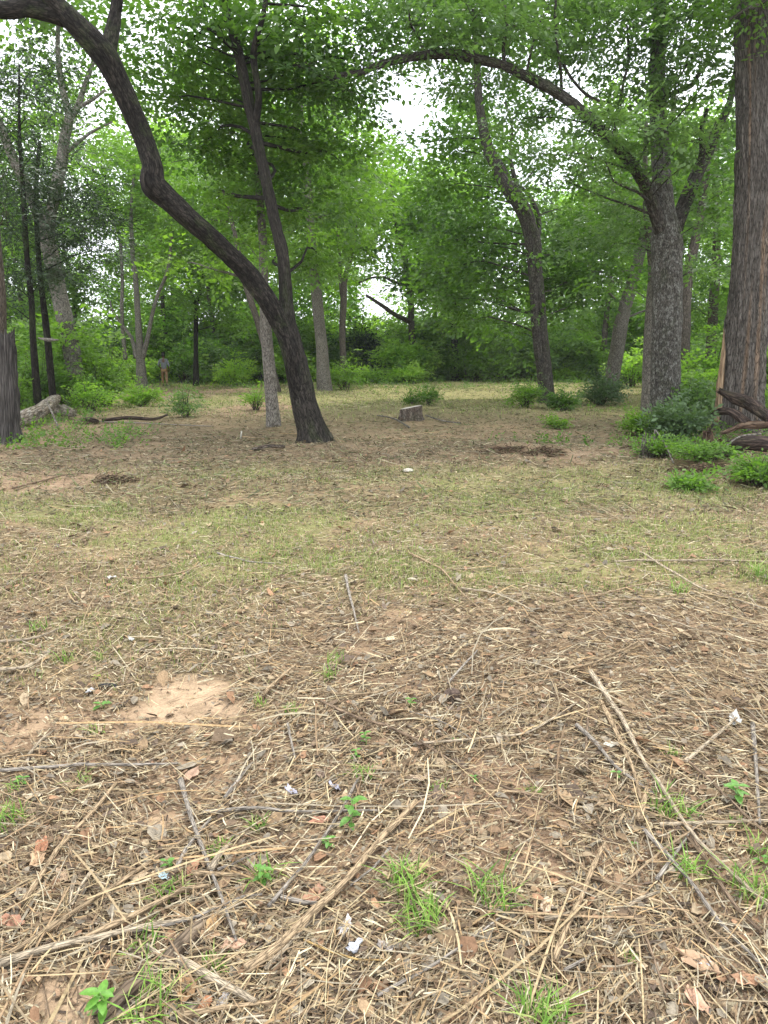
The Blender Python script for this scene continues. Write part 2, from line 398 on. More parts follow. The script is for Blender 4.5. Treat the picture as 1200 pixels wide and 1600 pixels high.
TPL = {
    'leaf': [spray_template(18, .62, .115, .62, 100 + i) for i in range(5)],
    'mid': [spray_template(14, .85, .18, .64, 200 + i) for i in range(5)],
    'far': [spray_template(12, 1.15, .27, .66, 300 + i) for i in range(5)],
    'cedar': [spray_template(26, .6, .11, .24, 400 + i, .35, .7) for i in range(5)],
    'cedarfar': [spray_template(20, 1.1, .2, .25, 500 + i, .35, .7) for i in range(4)],
    'weed': [spray_template(10, .22, .06, .5, 600 + i, -.1) for i in range(5)],
    'oak': [spray_template(16, .45, .11, .5, 700 + i, .05, .8) for i in range(5)],
}
class Leaves:
    def __init__(s): s.V = []; s.v = []
    def sprays(s, P, az, tilt, roll, sc, kind, val):
        P = np.asarray(P, float); n = len(P)
        if n == 0: return
        ca, sa, ct, st, cr_, sr = np.cos(az), np.sin(az), np.cos(tilt), np.sin(tilt), np.cos(roll), np.sin(roll)
        X = np.stack([ca * ct, sa * ct, st], -1); Y0 = np.stack([-sa, ca, 0 * sa], -1); Z0 = np.cross(X, Y0)
        Y = Y0 * cr_[:, None] + Z0 * sr[:, None]; Z = np.cross(X, Y)
        R = np.stack([X, Y, Z], -1) * sc[:, None, None]
        which = RNG.integers(0, len(TPL[kind]), n)
        for k in range(len(TPL[kind])):
            m_ = which == k
            if not m_.any(): continue
            T = TPL[kind][k]; nl = len(T)
            V = np.einsum('nij,lvj->nlvi', R[m_], T) + P[m_][:, None, None]
            s.V.append(V.reshape(-1, 3))
            vv = np.repeat(val[m_][:, None], nl, 1) + RNG.normal(0, .13, (m_.sum(), nl))
            s.v.append(np.repeat(vv.ravel(), 4))
    def cluster(s, c, r, n, kind='leaf', flat_=.5, sc=1.0, val=.5, droop=-.1):
        d = RNG.normal(size=(n, 3)); d /= np.linalg.norm(d, axis=1)[:, None]
        rad = RNG.random(n) ** .5 * r
        P = c + d * rad[:, None] * np.array([1, 1, flat_])
        az = np.arctan2(d[:, 1], d[:, 0]) + RNG.normal(0, .6, n)
        s.sprays(P, az, RNG.normal(droop, .35, n), RNG.normal(0, .45, n), sc * RNG.uniform(.75, 1.25, n), kind,
                 val + RNG.normal(0, .08, n) + 0 * d[:, 2])
    def mesh(s, name):
        V = np.vstack(s.V); Q = np.arange(len(V)).reshape(-1, 4)
        return np_mesh(name, V, Q, {'v': np.clip(np.concatenate(s.v), 0, 1)})
LEAFCOUNT = [0]
DENS = 1.4

def branch_to(tb, stemP, stemR, c, rmax, sides=5, seed=0, step=.35, minh=1.2):
    """a limb leaving the stem below c and bending to c"""
    d = np.linalg.norm(stemP - c, axis=1) + np.maximum(0, stemP[:, 2] - c[2] + .5) * 2 + np.maximum(0, minh - stemP[:, 2]) * 3
    i = int(np.argmin(d)); a = stemP[i]; L_ = np.linalg.norm(c - a)
    if L_ < .2: return np.array([c])
    mid = (a + c) / 2 + np.array([random.gauss(0, .08), random.gauss(0, .06), .05 + random.gauss(0, .04)]) * L_
    q1 = a + (mid - a) * .5 + np.array([random.gauss(0, .04), random.gauss(0, .04), 0]) * L_
    q3 = mid + (c - mid) * .55 + np.array([random.gauss(0, .05), random.gauss(0, .05), .02]) * L_
    r0 = min(rmax, stemR[i] * .5, .006 + .010 * L_)
    P, R = catmull([a, q1, mid, q3, c], [r0, r0 * .8, r0 * .62, r0 * .42, max(.003, r0 * .12)], step)
    tb.add(P, R, sides, rough=.12, cap=False, seed=seed)
    return P[len(P) // 3:]

def twigs(tb, c, r, n, rad=.005, fl=.5):
    for _ in range(n):
        d = np.random.default_rng(random.randrange(1 << 30)).normal(size=3); d /= np.linalg.norm(d)
        e = c + d * r * np.array([1, 1, fl]); m_ = (c + e) / 2 + np.array([random.gauss(0, .1), random.gauss(0, .1), random.gauss(.03, .08)]) * r
        tb.add(np.array([c, m_, e]), np.array([rad, rad * .7, rad * .3]), 3, cap=False)

def make_tree(name, label, stems, clusters, bark, leafm, trunk_mat=None, sides=None, step=None, group=None, cat='tree', kind='leaf', Y=None, base=None,
              detail=1, sprays=26, rand=None, furrow=0.0, limb_from=1, lobes=.12, sc=1.0, valr=(.3, .7), twign=5, dead=None, jag=0.0):
    """stems: list of lists of (px, py, width_px, depth offset). first stem is the trunk, the others limbs.
       clusters: (px, py, Y, radius, [val]) ; rand: (n, centre(px,py,Y), (rx,ry,rz), radius)"""
    b0 = stems[0][0]
    base = at(b0[0], b0[1], Y + b0[3]); gz = float(height(base[0], base[1]))
    root = empty(name, (base[0], base[1], gz), label, cat, group)
    SP, SR = [], []; seed = random.random() * 50
    for si, st in enumerate(stems):
        P = [at(a_[0], a_[1], Y + a_[3]) for a_ in st]
        R = [wpx(a_[2], Y + a_[3], a_[1]) / 2 for a_ in st]
        if si == 0:
            P[0][2] = gz
            P = [P[0] + (P[0] - P[1]) * .0 - np.array([0, 0, .25])] + P; R = [R[0] * 1.4] + [R[0] * 1.08] + R[1:]
        P, R = catmull(P, R, step or {2: .045, 1: .12, 0: .4}[detail])
        tb = Tubes(); tb.add(P, R, (sides or {2: 56, 1: 20, 0: 9}[detail]) if si < limb_from else {2: 22, 1: 12, 0: 7}[detail], rough=.10 if detail else .15,
                             furrow=furrow if si < limb_from else furrow * .4, lobes=lobes if si == 0 else 0, seed=seed + si, jag=jag if si == 0 else 0)
        link('trunk' if si == 0 else 'limb', tb.mesh('trunk' if si == 0 else 'limb'), (trunk_mat or bark) if si == 0 else bark, root)
        SP.append(P); SR.append(R)
    SP = np.vstack(SP); SR = np.concatenate(SR)
    lv = Leaves(); tb = Tubes()
    cl = [(at(c[0], c[1], c[2]), c[3], c[4] if len(c) > 4 else random.uniform(*valr)) for c in clusters]
    if rand:
        for n_, (qx, qy, qY), (rx, ry, rz), rad in rand:
            cc = at(qx, qy, qY)
            for _ in range(n_):
                d = np.array([random.gauss(0, 1) for _ in range(3)]); d /= np.linalg.norm(d); d = d * random.random() ** .4
                cl.append((cc + d * np.array([rx, ry, rz]), rad * random.uniform(.7, 1.25), random.uniform(*valr)))
    for (c, r, val) in cl:
        c = c.copy(); c[2] = max(c[2], r * .4 + .3)
        bp = branch_to(tb, SP, SR, c, .09 if detail else .07, 6 if detail == 2 else (5 if detail else 3), step=.3 if detail else 1.0)
        ns_ = max(2, int(np.linalg.norm(bp[-1] - bp[0]) / (.09 if detail == 2 else .35))); pp = bp[RNG.integers(0, len(bp), ns_)]
        lv.sprays(pp, RNG.uniform(0, 6.28, ns_), RNG.normal(0, .3, ns_), RNG.normal(0, .4, ns_), sc * RNG.uniform(.6, 1.0, ns_), kind, np.clip(val + RNG.normal(0, .1, ns_), 0, 1))
        if detail: twigs(tb, c, r, twign)
        n_ = max(7, int(sprays * DENS * (r / 1.2) ** 2))
        lv.cluster(c, r, n_, kind, .5, sc, val)
    if dead:
        for d in dead:
            P = [at(a_[0], a_[1], Y + a_[3]) for a_ in d]; R = [wpx(a_[2], Y, a_[1]) / 2 for a_ in d]
            P, R = catmull(P, R, .2); tb.add(P, R, 7, rough=.1)
    if tb.V: tag(link('branches', tb.mesh('branches'), bark, root), kind='stuff')
    if lv.V:
        me = lv.mesh('crown'); LEAFCOUNT[0] += len(me.polygons); tag(link('crown', me, leafm, root), kind='stuff')
    return root

# ------------------------------------------------------------------ trees one by one
Z = 0
# the leaning dark tree with a second upright stem
make_tree('leaning_tree', 'dark silhouetted tree with two fused stems, one leaning far left over the clearing', [
    [(491, 697, 52, 0), (487, 670, 45, 0), (478, 640, 42, 0), (470, 600, 40, 0), (462, 560, 37, 0), (450, 500, 24, .05), (446, 460, 22, .1), (442, 400, 20, .1), (428, 340, 19, .2),
     (413, 270, 18, .3), (398, 200, 18, .4), (383, 130, 17, .5), (370, 70, 16, .6), (354, 20, 15, .8), (345, -40, 14, .9), (338, -160, 11, 1.2), (345, -300, 7, 1.4)],
    [(486, 690, 19.4, .06), (464, 605, 25.5, -.12), (452, 545, 29.0, -.2), (441, 515, 29.9, -.2), (420, 474, 30.8, -.3), (385, 425, 31.7, -.4), (345, 385, 31.7, -.6), (300, 345, 33.4, -.8), (262, 310, 35.2, -.9), (240, 288, 40.5, -1.0),
     (238, 258, 33.4, -1.0), (222, 210, 32.6, -1.0), (200, 160, 33.4, -1.1), (180, 118, 35.2, -1.2), (162, 85, 40.5, -1.3), (130, 50, 37.0, -1.4), (92, 12, 33.4, -1.5), (60, -25, 29.9, -1.6), (20, -80, 24.6, -1.8), (-40, -170, 17.6, -2)],
    [(165, 85, 30, -1.3), (174, 55, 24, -1.2), (180, 20, 20, -1.1), (186, -30, 17, -1.0), (200, -120, 13, -.8), (230, -230, 8, -.6)],
    [(112, 28, 36, -1.45), (75, 18, 30, -1.5), (40, 12, 26, -1.6), (5, 15, 25, -1.7), (-50, 5, 22, -1.9), (-140, -40, 16, -2.2)],
    [(240, 292, 30, -1.0), (229, 286, 22, -1.05), (225, 283, 14, -1.1)],
    [(398, 205, 12, .4), (404, 150, 11, .3), (396, 90, 11, .2), (402, 55, 10, .1), (412, 20, 9, 0), (420, -40, 7, 0)],
    [(375, 85, 9, .5), (348, 62, 6, .6), (325, 45, 5, .7), (300, 60, 4, .9)]],
    [(300, 90, 12.9, 1.12, .35), (330, 160, 13.9, 1.03, .3), (270, 150, 13.4, 0.94, .35), (370, 200, 14.4, 1.03, .35), (300, 230, 14.9, 1.03, .3), (350, 260, 15.4, 1.03, .4),
     (450, 30, 12.4, 0.94, .45), (500, 80, 13.4, 1.03, .3), (470, 130, 13.9, 0.94, .25), (520, 150, 14.4, 0.94, .25), (440, 200, 14.4, 0.94, .35), (480, 240, 14.9, 1.03, .4), (530, 250, 15.4, 0.94, .5),
     (250, 30, 12.4, 1.03, .35), (320, 10, 12.4, 1.03, .4), (390, 20, 13.4, 1.03, .35), (560, 40, 13.9, 0.94, .4), (430, 300, 15.2, 0.85, .4), (480, 330, 15.4, 0.94, .45), (360, 330, 15.9, 0.94, .45),
     (220, 90, 13.9, 0.85, .4), (400, 120, 14.4, 0.85, .3), (590, 110, 14.4, 0.75, .35), (450, 400, 14.6, 0.47, .6), (490, 410, 14.6, 0.56, .5)],
    M['b_dark'], M['dark'], trunk_mat=M['b_base'], Y=12.0, detail=2, sprays=42, furrow=.014, limb_from=3, twign=6, lobes=.45,  # limbs darker than trunk bark: their silhouette shade is put into the colour
    rand=[(8, (380, -130, 14), (3.6, 2.6, 1.6), 1.2)])

# pale thin trunk beside it
make_tree('grey_barked_tree', 'slim pale grey trunk close behind the leaning double tree, left of its base', [
    [(428, 668, 21.5, 0), (424, 620, 19.8, 0), (419, 560, 18.9, 0), (414, 500, 17.2, 0), (412, 440, 14.6, .1), (411, 380, 13.8, .2), (405, 300, 12.0, .3), (398, 220, 11.2, .3), (392, 130, 9.5, .4), (395, 40, 7.7, .5), (400, -60, 5.2, .6)]],
    [(380, 380, 15.5, .9, .5), (330, 420, 16, .8, .6), (460, 360, 16.5, .9, .55), (400, 290, 16, 1.0, .4), (350, 120, 16, 1.2, .4), (440, 90, 16.5, 1.2, .4), (410, 0, 16, 1.3, .4), (500, 300, 17, 1.0, .5), (290, 410, 17, .8, .7)],
    M['b_grey'], M['elm'], Y=15.2, detail=1, sprays=26, furrow=.006)

# oak with the long arching limb
make_tree('arching_oak', 'tall grey oak whose long dark limb arches left across the clearing', [
    [(1038, 662, 50, 0), (1039, 630, 45, 0), (1040, 590, 44, 0), (1041, 540, 43, 0), (1043, 480, 44, 0), (1042, 420, 46, 0), (1042, 375, 48, 0), (1037, 330, 34, 0), (1034, 280, 29, 0), (1031, 220, 27, .1),
     (1028, 160, 25, .2), (1027, 100, 23, .3), (1030, 40, 22, .3), (1033, -30, 20, .4), (1030, -150, 15, .5), (1040, -300, 9, .6)],
    [(1040, 380, 25.2, 0), (1028, 345, 20.2, -.2), (1012, 300, 18.5, -.4), (995, 268, 17.6, -.6), (965, 230, 17.6, -.8), (935, 198, 17.6, -1.0), (915, 180, 16.8, -1.1), (885, 155, 16.8, -1.3), (850, 133, 16.0, -1.4), (820, 118, 15.1, -1.6),
     (785, 102, 14.3, -1.8), (755, 95, 15.1, -1.9), (720, 86, 15.1, -2.0), (690, 84, 14.3, -2.1), (650, 88, 13.4, -2.2), (620, 93, 12.6, -2.3), (590, 102, 10.1, -2.4), (565, 113, 9.2, -2.4), (540, 115, 7.6, -2.5), (510, 122, 6.7, -2.6), (480, 106, 5.9, -2.6), (445, 99, 4.2, -2.7)],
    [(1046, 385, 26, 0), (1058, 350, 22, .2), (1075, 305, 21, .3), (1092, 265, 20, .4), (1108, 235, 18, .5), (1122, 200, 15, .6), (1140, 160, 11, .7), (1150, 110, 8, .8)],
    [(1092, 265, 12, .4), (1098, 235, 11, .3), (1096, 205, 8, .2), (1105, 170, 6, .2)],
    [(1038, 153, 9, .2), (1060, 142, 8, .1), (1082, 132, 8, 0), (1092, 115, 7, -.1), (1105, 100, 5, -.1), (1130, 60, 4, -.2)],
    [(788, 102, 7, -1.8), (787, 70, 6, -1.8), (792, 30, 6, -1.9), (780, -20, 5, -1.9), (770, -90, 4, -2)],
    [(878, 150, 6, -1.3), (876, 110, 5, -1.3), (870, 60, 5, -1.4), (868, 10, 4, -1.4), (872, -60, 3, -1.5)],
    [(822, 118, 5, -1.6), (830, 80, 4, -1.6), (838, 50, 3, -1.6), (850, 20, 3, -1.6)],
    [(955, 163, 4, -.8), (920, 150, 5, -.9), (895, 125, 5, -1.1), (880, 100, 5, -1.2)],
    [(968, 165, 5, -.2), (974, 130, 5, -.2), (982, 92, 4, -.1), (980, 40, 3, 0)],
    [(663, 84, 6, -2.2), (655, 60, 5, -2.2), (640, 30, 4, -2.3), (645, -30, 3, -2.4)]],
    [(930, 210, 13.5, .55, .65), (900, 240, 13.5, .6, .6), (960, 185, 13.4, .5, .65), (1000, 200, 13.5, .5, .65), (1040, 205, 13.6, .45, .7), (1080, 220, 13.5, .45, .7), (1090, 250, 13.6, .35, .7),
     (850, 240, 14, .7, .5), (880, 280, 14.4, .7, .45), (980, 150, 15, .8, .45), (1080, 90, 14.6, .8, .5), (1120, 60, 14, .7, .5), (1110, 130, 14.5, .7, .5), (900, 90, 14.5, .9, .4), (940, 50, 14.6, 1, .4),
     (980, 20, 15, 1.1, .4), (1080, 10, 15, 1.1, .4), (800, 40, 13.6, .9, .5), (740, 30, 13.4, .9, .6), (700, 60, 13, .6, .5), (650, 40, 13.2, .7, .5), (590, 80, 13, .6, .35), (480, 100, 12.6, .6, .25), (540, 140, 12.8, .6, .25),
     (840, 130, 14.5, .5, .45), (1130, 300, 15.6, .8, .4), (1100, 350, 16, .9, .4), (1080, 420, 17, .9, .4), (1000, 340, 17, .9, .35), (960, 380, 17.5, 1.0, .35), (930, 330, 17.5, .9, .3), (900, 200, 14.5, .6, .5),
     (760, 120, 14, .4, .5), (690, 130, 13.6, .4, .45), (850, 175, 15.5, .7, .4), (800, 190, 16, .7, .45), (830, 80, 15, .8, .5), (980, 90, 16, .9, .4), (1065, 170, 15.8, .8, .4), (1120, 190, 15.2, .7, .4), (1070, 60, 15.6, .9, .45), (1125, 10, 15, .9, .4), (1000, 130, 16, .8, .4), (770, 60, 14, .8, .5), (680, 10, 13.6, .8, .5), (890, 20, 15, .9, .45)],
    M['b_mid'], M['oak'], trunk_mat=M['b_oak'], Y=15.6, detail=2, sprays=60, kind='oak', furrow=.012, sides=72, lobes=.22, limb_from=3, twign=7, valr=(.35, .65),  # limb bark darker than the trunk, shade under the canopy put into colour
    rand=[(14, (930, -140, 15), (5, 3, 1.8), 1.2)])

# huge furrowed trunk at the right edge
make_tree('furrowed_trunk_tree', 'massive deeply furrowed trunk with orange streak at the right edge of the clearing', [
    [(1152, 684, 83.7, 0), (1153, 655, 74.4, 0), (1156, 620, 70.7, 0), (1161, 570, 65.1, 0), (1165, 520, 61.4, 0), (1170, 450, 57.7, 0), (1174, 380, 55.8, 0), (1178, 300, 55.8, 0), (1180, 230, 56.7, 0), (1181, 150, 57.7, 0), (1180, 60, 59.5, 0), (1182, -40, 55.8, 0), (1185, -200, 46.5, 0), (1190, -400, 31.6, 0)],
    [(1138, 32, 5, -.6), (1160, 18, 7, -.6), (1185, 5, 9, -.5), (1230, -25, 10, -.4), (1260, -50, 10, 0)]],
    [(1130, 20, 13, .7, .4), (1190, 10, 12.6, .5, .4), (1150, -40, 13, 1, .4), (1240, -30, 13, 1.1, .4), (1250, 200, 15, 1.2, .4), (1260, 80, 14, 1.2, .4)],
    M['b_cedar'], M['dark'], Y=13.6, detail=2, sprays=30, sides=132, step=.08, furrow=.035, lobes=.22, rand=[(8, (1250, -150, 14), (3, 3, 1.2), 1.2)])
# splintered slab of wood standing against it
tb = Tubes(); Yk = 13.5
P, R = catmull([at(1122, 660, Yk), at(1125, 600, Yk), at(1130, 550, Yk), at(1131, 512, Yk)], [.09, .075, .045, .012], .06)
tb.add(P, R, 9, rough=.3, furrow=.012, seed=3)
o = link('broken_slab', tb.mesh('broken_slab'), bark_mat('fresh_wood', (.14, .09, .05), (.36, .25, .15), (.6, .47, .32), (9, 9, .5), .8))
tag(o, 'tall splintered pale wood sliver leaning on the left side of the furrowed trunk', 'broken wood')

# trunks round the oak
make_tree('slim_trunk_tree', 'slim pale trunk hugging the left side of the arching oak', [
    [(1012, 650, 22, 0), (1013, 600, 19, 0), (1015, 540, 18, 0), (1018, 470, 16, 0), (1020, 420, 14, 0), (1012, 350, 11, 0), (1008, 270, 8, 0), (1010, 190, 5, 0)]],
    [(990, 330, 18, .9, .4), (1010, 250, 18, 1, .4), (960, 290, 18.5, .9, .4), (960, 440, 18.4, .8, .4)], M['b_grey'], M['dark'], Y=17.6, sprays=24)
make_tree('pale_leaning_tree', 'pale grey trunk leaning right, standing alone left of the arching oak', [
    [(951, 624, 27, 0), (957, 590, 22, 0), (964, 545, 22, 0), (972, 500, 21, 0), (984, 455, 19, 0), (995, 415, 18, 0), (1004, 380, 16, .2), (1018, 330, 14, .4), (1040, 250, 11, .6), (1055, 150, 7, .8)],
    [(1000, 400, 5, .1), (985, 422, 4, -.3), (950, 425, 4, -.6), (925, 424, 3, -.8)]],
    [(920, 420, 25, 1.6, .35), (900, 370, 25, 1.6, .35), (960, 350, 27, 1.8, .35), (1040, 330, 27, 1.8, .4), (1080, 260, 27, 1.9, .4), (1000, 270, 27, 2, .4), (880, 440, 24, 1.4, .3), (1090, 480, 28, 1.3, .5)],
    M['b_grey'], M['dark'], Y=26, kind='mid', sprays=26)
make_tree('backwoods_tree', 'thin grey brown trunk leaning right between the arching oak and the furrowed trunk', [
    [(1066, 600, 18, 0), (1070, 530, 16, 0), (1072, 470, 16, 0), (1077, 420, 15, 0), (1088, 370, 14, 0), (1100, 300, 11, 0), (1110, 200, 8, 0)]],
    [(1110, 350, 25, 1.6, .5), (1080, 300, 25, 1.7, .5), (1130, 260, 25, 1.8, .4), (1060, 200, 25, 1.8, .4), (1130, 420, 25, 1.3, .4)], M['b_far'], M['dark'], Y=24, kind='mid', sprays=26)
make_tree('backwoods_tree', 'thin straight trunk nearest the left side of the furrowed trunk', [
    [(1106, 600, 17, 0), (1111, 550, 16, 0), (1114, 500, 15, 0), (1117, 440, 14, 0), (1120, 370, 12, 0), (1118, 280, 9, 0), (1125, 180, 6, 0)]],
    [(1125, 400, 29, 1.8, .35), (1100, 330, 29, 1.9, .3), (1130, 200, 29, 2, .4), (1060, 480, 30, 1.5, .4), (1230, 400, 29, 2, .4)], M['b_far'], M['dark'], Y=28, kind='mid', sprays=26)
# centre right tree leaning left, with a dark second stem
make_tree('ivy_tree', 'stout trunk right of the clearing centre bending left, leafy shoots up its side', [
    [(855, 634, 29.2, 0), (854, 610, 24.1, 0), (850, 575, 24.1, 0), (845, 530, 24.1, 0), (842, 490, 23.2, 0), (838, 440, 22.4, .1), (833, 395, 21.5, .2), (826, 350, 23.2, .3), (812, 318, 24.1, .3), (795, 295, 23.2, .4), (778, 262, 20.6, .5), (762, 230, 17.2, .6), (750, 170, 13.8, .8), (745, 100, 10.3, 1), (740, 10, 6.9, 1.2)],
    [(842, 560, 13, -.3), (836, 500, 13, -.4), (835, 440, 13, -.4), (840, 385, 13, -.4), (832, 350, 11, -.4), (815, 310, 9, -.5), (805, 280, 7, -.5), (797, 240, 5, -.6), (800, 200, 4, -.6), (790, 160, 3, -.6)],
    [(838, 388, 9, .2), (842, 345, 8, .4), (830, 310, 7, .4), (812, 290, 5, .5)],
    [(835, 490, 5, .2), (815, 486, 5, 0), (795, 480, 4, -.2)]],
    [(800, 300, 21.4, .45, .5), (770, 240, 21.4, .5, .5), (830, 400, 21.8, .4, .45), (848, 470, 21.9, .35, .45), (760, 210, 24.8, 1.50, .45), (720, 240, 24.8, 1.30, .5), (700, 290, 24.8, 1.40, .5), (750, 310, 24.8, 1.30, .4), (720, 360, 24.8, 1.40, .4), (770, 390, 24.8, 1.40, .35), (710, 420, 25.3, 1.40, .4), (760, 450, 24.8, 1.30, .4), (800, 420, 24.8, 1.20, .4),
     (690, 470, 25.8, 1.20, .45), (740, 500, 25.3, 1.10, .45), (880, 330, 24.8, 1.40, .45), (900, 390, 24.8, 1.30, .35), (870, 430, 24.2, 1.10, .35), (890, 480, 24.8, 1.10, .35), (850, 390, 24.2, 0.90, .4), (800, 520, 24.2, 0.90, .4), (840, 250, 24.8, 1.20, .4),
     (780, 150, 25.8, 1.50, .4), (720, 150, 25.8, 1.50, .55), (830, 60, 25.8, 1.50, .5), (700, 60, 25.8, 1.80, .6), (660, 230, 25.8, 1.00, .5), (820, 560, 24.1, 0.60, .5), (930, 440, 24.8, 1.20, .4), (680, 380, 25.8, 1.10, .5)],
    M['b_mid'], M['dark'], Y=22.6, kind='mid', sprays=30, furrow=.01, rand=[(10, (760, -40, 24), (5, 3, 2), 1.7)])
# centre
make_tree('slender_tree', 'brown trunk with dead side branch beside the dark thicket gap in the centre', [
    [(646, 594, 14, 0), (645, 560, 11, 0), (643, 510, 10, 0), (641, 460, 10, 0), (634, 410, 9, 0), (625, 380, 8, 0), (617, 340, 7, 0), (610, 280, 5, 0)]],
    [(600, 330, 47, 3, .6), (640, 290, 47, 3, .6), (660, 350, 48, 2.6, .6), (580, 260, 47, 3, .6), (620, 420, 48, 1.6, .7), (690, 440, 47, 2, .5)], M['b_far'], M['elm'], Y=46, kind='far', sprays=20,
    dead=[[(642, 503, 9, 0), (618, 492, 7, -1), (598, 478, 6, -1.5), (572, 461, 4, -2)], [(636, 445, 5, 0), (615, 440, 5, 0), (600, 433, 4, 0), (580, 434, 3, 0), (560, 442, 3, 0)]])
make_tree('slender_tree', 'short dark trunk low in the leaves right of the brown trunk with dead branch', [
    [(712, 590, 13, 0), (711, 550, 11, 0), (709, 510, 11, 0), (708, 470, 9, 0), (700, 420, 7, 0), (705, 350, 5, 0)]],
    [(700, 400, 43, 2.6, .45), (740, 440, 43, 2.4, .45), (670, 440, 44, 2.4, .45), (720, 500, 42, 1.6, .5), (690, 330, 44, 3, .5), (750, 360, 44, 2.8, .4)], M['b_dark'], M['dark'], Y=44, kind='far', sprays=22)
make_tree('grey_barked_tree', 'stout grey trunk just right of the leaning double tree, rising from green brush', [
    [(508, 606, 24, 0), (505, 580, 21, 0), (503, 545, 19, 0), (499, 505, 18, 0), (495, 460, 17, 0), (490, 420, 16, 0), (486, 360, 14, 0), (480, 280, 12, 0), (470, 180, 9, 0), (465, 80, 6, 0)]],
    [(510, 370, 32, 2, .5), (450, 350, 33, 2, .4), (530, 300, 33, 2.2, .55), (470, 260, 33, 2.3, .4), (540, 220, 33, 2.3, .5), (420, 230, 34, 2.3, .4), (500, 160, 33, 2.5, .4), (440, 120, 33, 2.5, .35), (470, 420, 32, 1.5, .5), (530, 410, 33, 1.6, .5), (560, 330, 33, 1.6, .55)],
    M['b_grey'], M['elm'], Y=32, kind='mid', sprays=26)
make_tree('slender_tree', 'forked thin pale trunk between the stout grey trunk and the dark thicket gap', [
    [(537, 596, 13, 0), (536, 560, 10, 0), (535, 510, 10, 0), (537, 470, 10, 0), (540, 430, 8, 0), (551, 390, 6, 0), (560, 330, 4, 0)], [(537, 480, 7, 0), (532, 440, 6, 0), (530, 390, 5, 0), (525, 340, 4, 0)]],
    [(550, 380, 41, 2, .5), (520, 330, 41, 2.4, .5), (570, 300, 41, 2.4, .6), (540, 250, 41, 2.4, .6), (590, 380, 41, 1.2, .6)], M['b_far'], M['elm'], Y=40, kind='far', sprays=22)
# left side
make_tree('forked_grey_tree', 'pale forked tree on the left leaning left, leafy shoots halfway up its trunk', [
    [(121, 636, 32, 0), (120, 610, 28, 0), (117, 585, 27, 0), (110, 540, 26, 0), (100, 495, 25, 0), (90, 450, 25, 0), (82, 410, 24, 0), (72, 370, 24, 0), (56, 325, 18, -.1), (40, 290, 16, -.2), (22, 250, 15, -.3), (4, 208, 14, -.4), (-15, 160, 12, -.5), (-40, 90, 8, -.6)],
    [(76, 375, 18, 0), (80, 330, 17, .1), (88, 290, 17, .1), (96, 255, 17, .2), (101, 215, 16, .2), (108, 182, 14, .2), (100, 150, 11, .2), (93, 110, 9, .2), (90, 60, 7, .2), (95, -10, 5, .2)],
    [(106, 190, 11, .2), (120, 168, 10, .3), (130, 140, 8, .4), (140, 112, 7, .4), (155, 70, 5, .5)],
    [(102, 240, 6, .2), (125, 220, 5, 0), (145, 205, 4, -.2), (175, 190, 3, -.3)],
    [(122, 168, 6, .3), (145, 155, 5, .2), (165, 140, 4, .2)]],
    [(110, 500, 21.1, 0.63, .7), (130, 520, 21.2, 0.56, .7), (90, 515, 21.1, 0.49, .6), (60, 60, 22.0, 1.40, .6), (130, 60, 22.5, 1.40, .55), (30, 130, 22.1, 1.26, .55), (150, 130, 22.5, 1.12, .5), (180, 180, 22.5, 0.98, .45), (100, 20, 22.5, 1.54, .6), (20, 10, 21.5, 1.54, .5), (60, 190, 22.5, 0.70, .5), (145, 240, 23.0, 0.84, .5)],
    M['b_grey'], M['elm'], Y=21.5, kind='mid', detail=1, sprays=17, furrow=.004, rand=[(8, (60, -110, 22), (4, 2, 1.6), 1.5)])
# charred snag at the left edge
tbs = [[(8, 690, 52, 0), (9, 660, 40, 0), (9, 620, 37, 0), (7, 580, 36, 0), (6, 548, 36, 0), (5, 530, 34, 0)]]
make_tree('charred_snag', 'broken charred black trunk at the far left edge', tbs, [], M['b_char'], M['dark'], cat='dead trunk', Y=12.4, detail=2, furrow=.03, lobes=.2, jag=.35)
make_tree('edge_tree', 'brown trunk rising behind the charred snag at the left edge', [
    [(-14, 660, 40, 0), (-12, 600, 36, 0), (-8, 540, 32, 0), (-6, 470, 28, 0), (-10, 400, 24, 0), (-16, 300, 20, 0), (-20, 180, 14, 0)]],
    [(-40, 250, 14, 1, .3), (10, 330, 14, .6, .3), (20, 260, 14, .6, .3)], M['b_two'], M['cedar'], Y=13.6, kind='cedar', sprays=34)
# cedars with thin dark stems and drooping foliage
for i, (st, Yc, lab, cl) in enumerate([
    ([(54, 590, 12, 0), (52, 540, 10, 0), (49, 470, 9, 0), (42, 400, 8, 0), (36, 300, 7, 0), (30, 200, 5, 0), (30, 100, 3, 0)], 17, 'thin dark cedar stem left of the pale forked tree',
     [(20, 120, 1.1), (50, 160, 1.0), (10, 200, 1.0), (60, 230, 1.0), (20, 290, 1.0), (70, 300, .9), (0, 350, 1.0), (40, 360, .9), (10, 430, .9), (60, 90, .9), (90, 430, .6), (-10, 130, .8), (-10, 470, .8)]),
    ([(77, 572, 11, 0), (73, 520, 10, 0), (67, 470, 9, 0), (60, 400, 8, 0), (56, 300, 7, 0), (62, 220, 5, 0)], 18.5, 'thin light stemmed cedar right against the pale forked tree',
     [(80, 300, .9), (110, 330, 1.0), (130, 370, 1.0), (120, 420, 1.0), (150, 340, .8), (40, 420, .9), (130, 290, .7), (170, 390, .7)])]):
    make_tree('cedar', lab, [st], [(a_, b_, Yc + .6 * math.sin(a_), r_, .35) for a_, b_, r_ in cl], M['b_dark'], M['cedar'], Y=Yc, kind='cedar', sprays=64, detail=1)
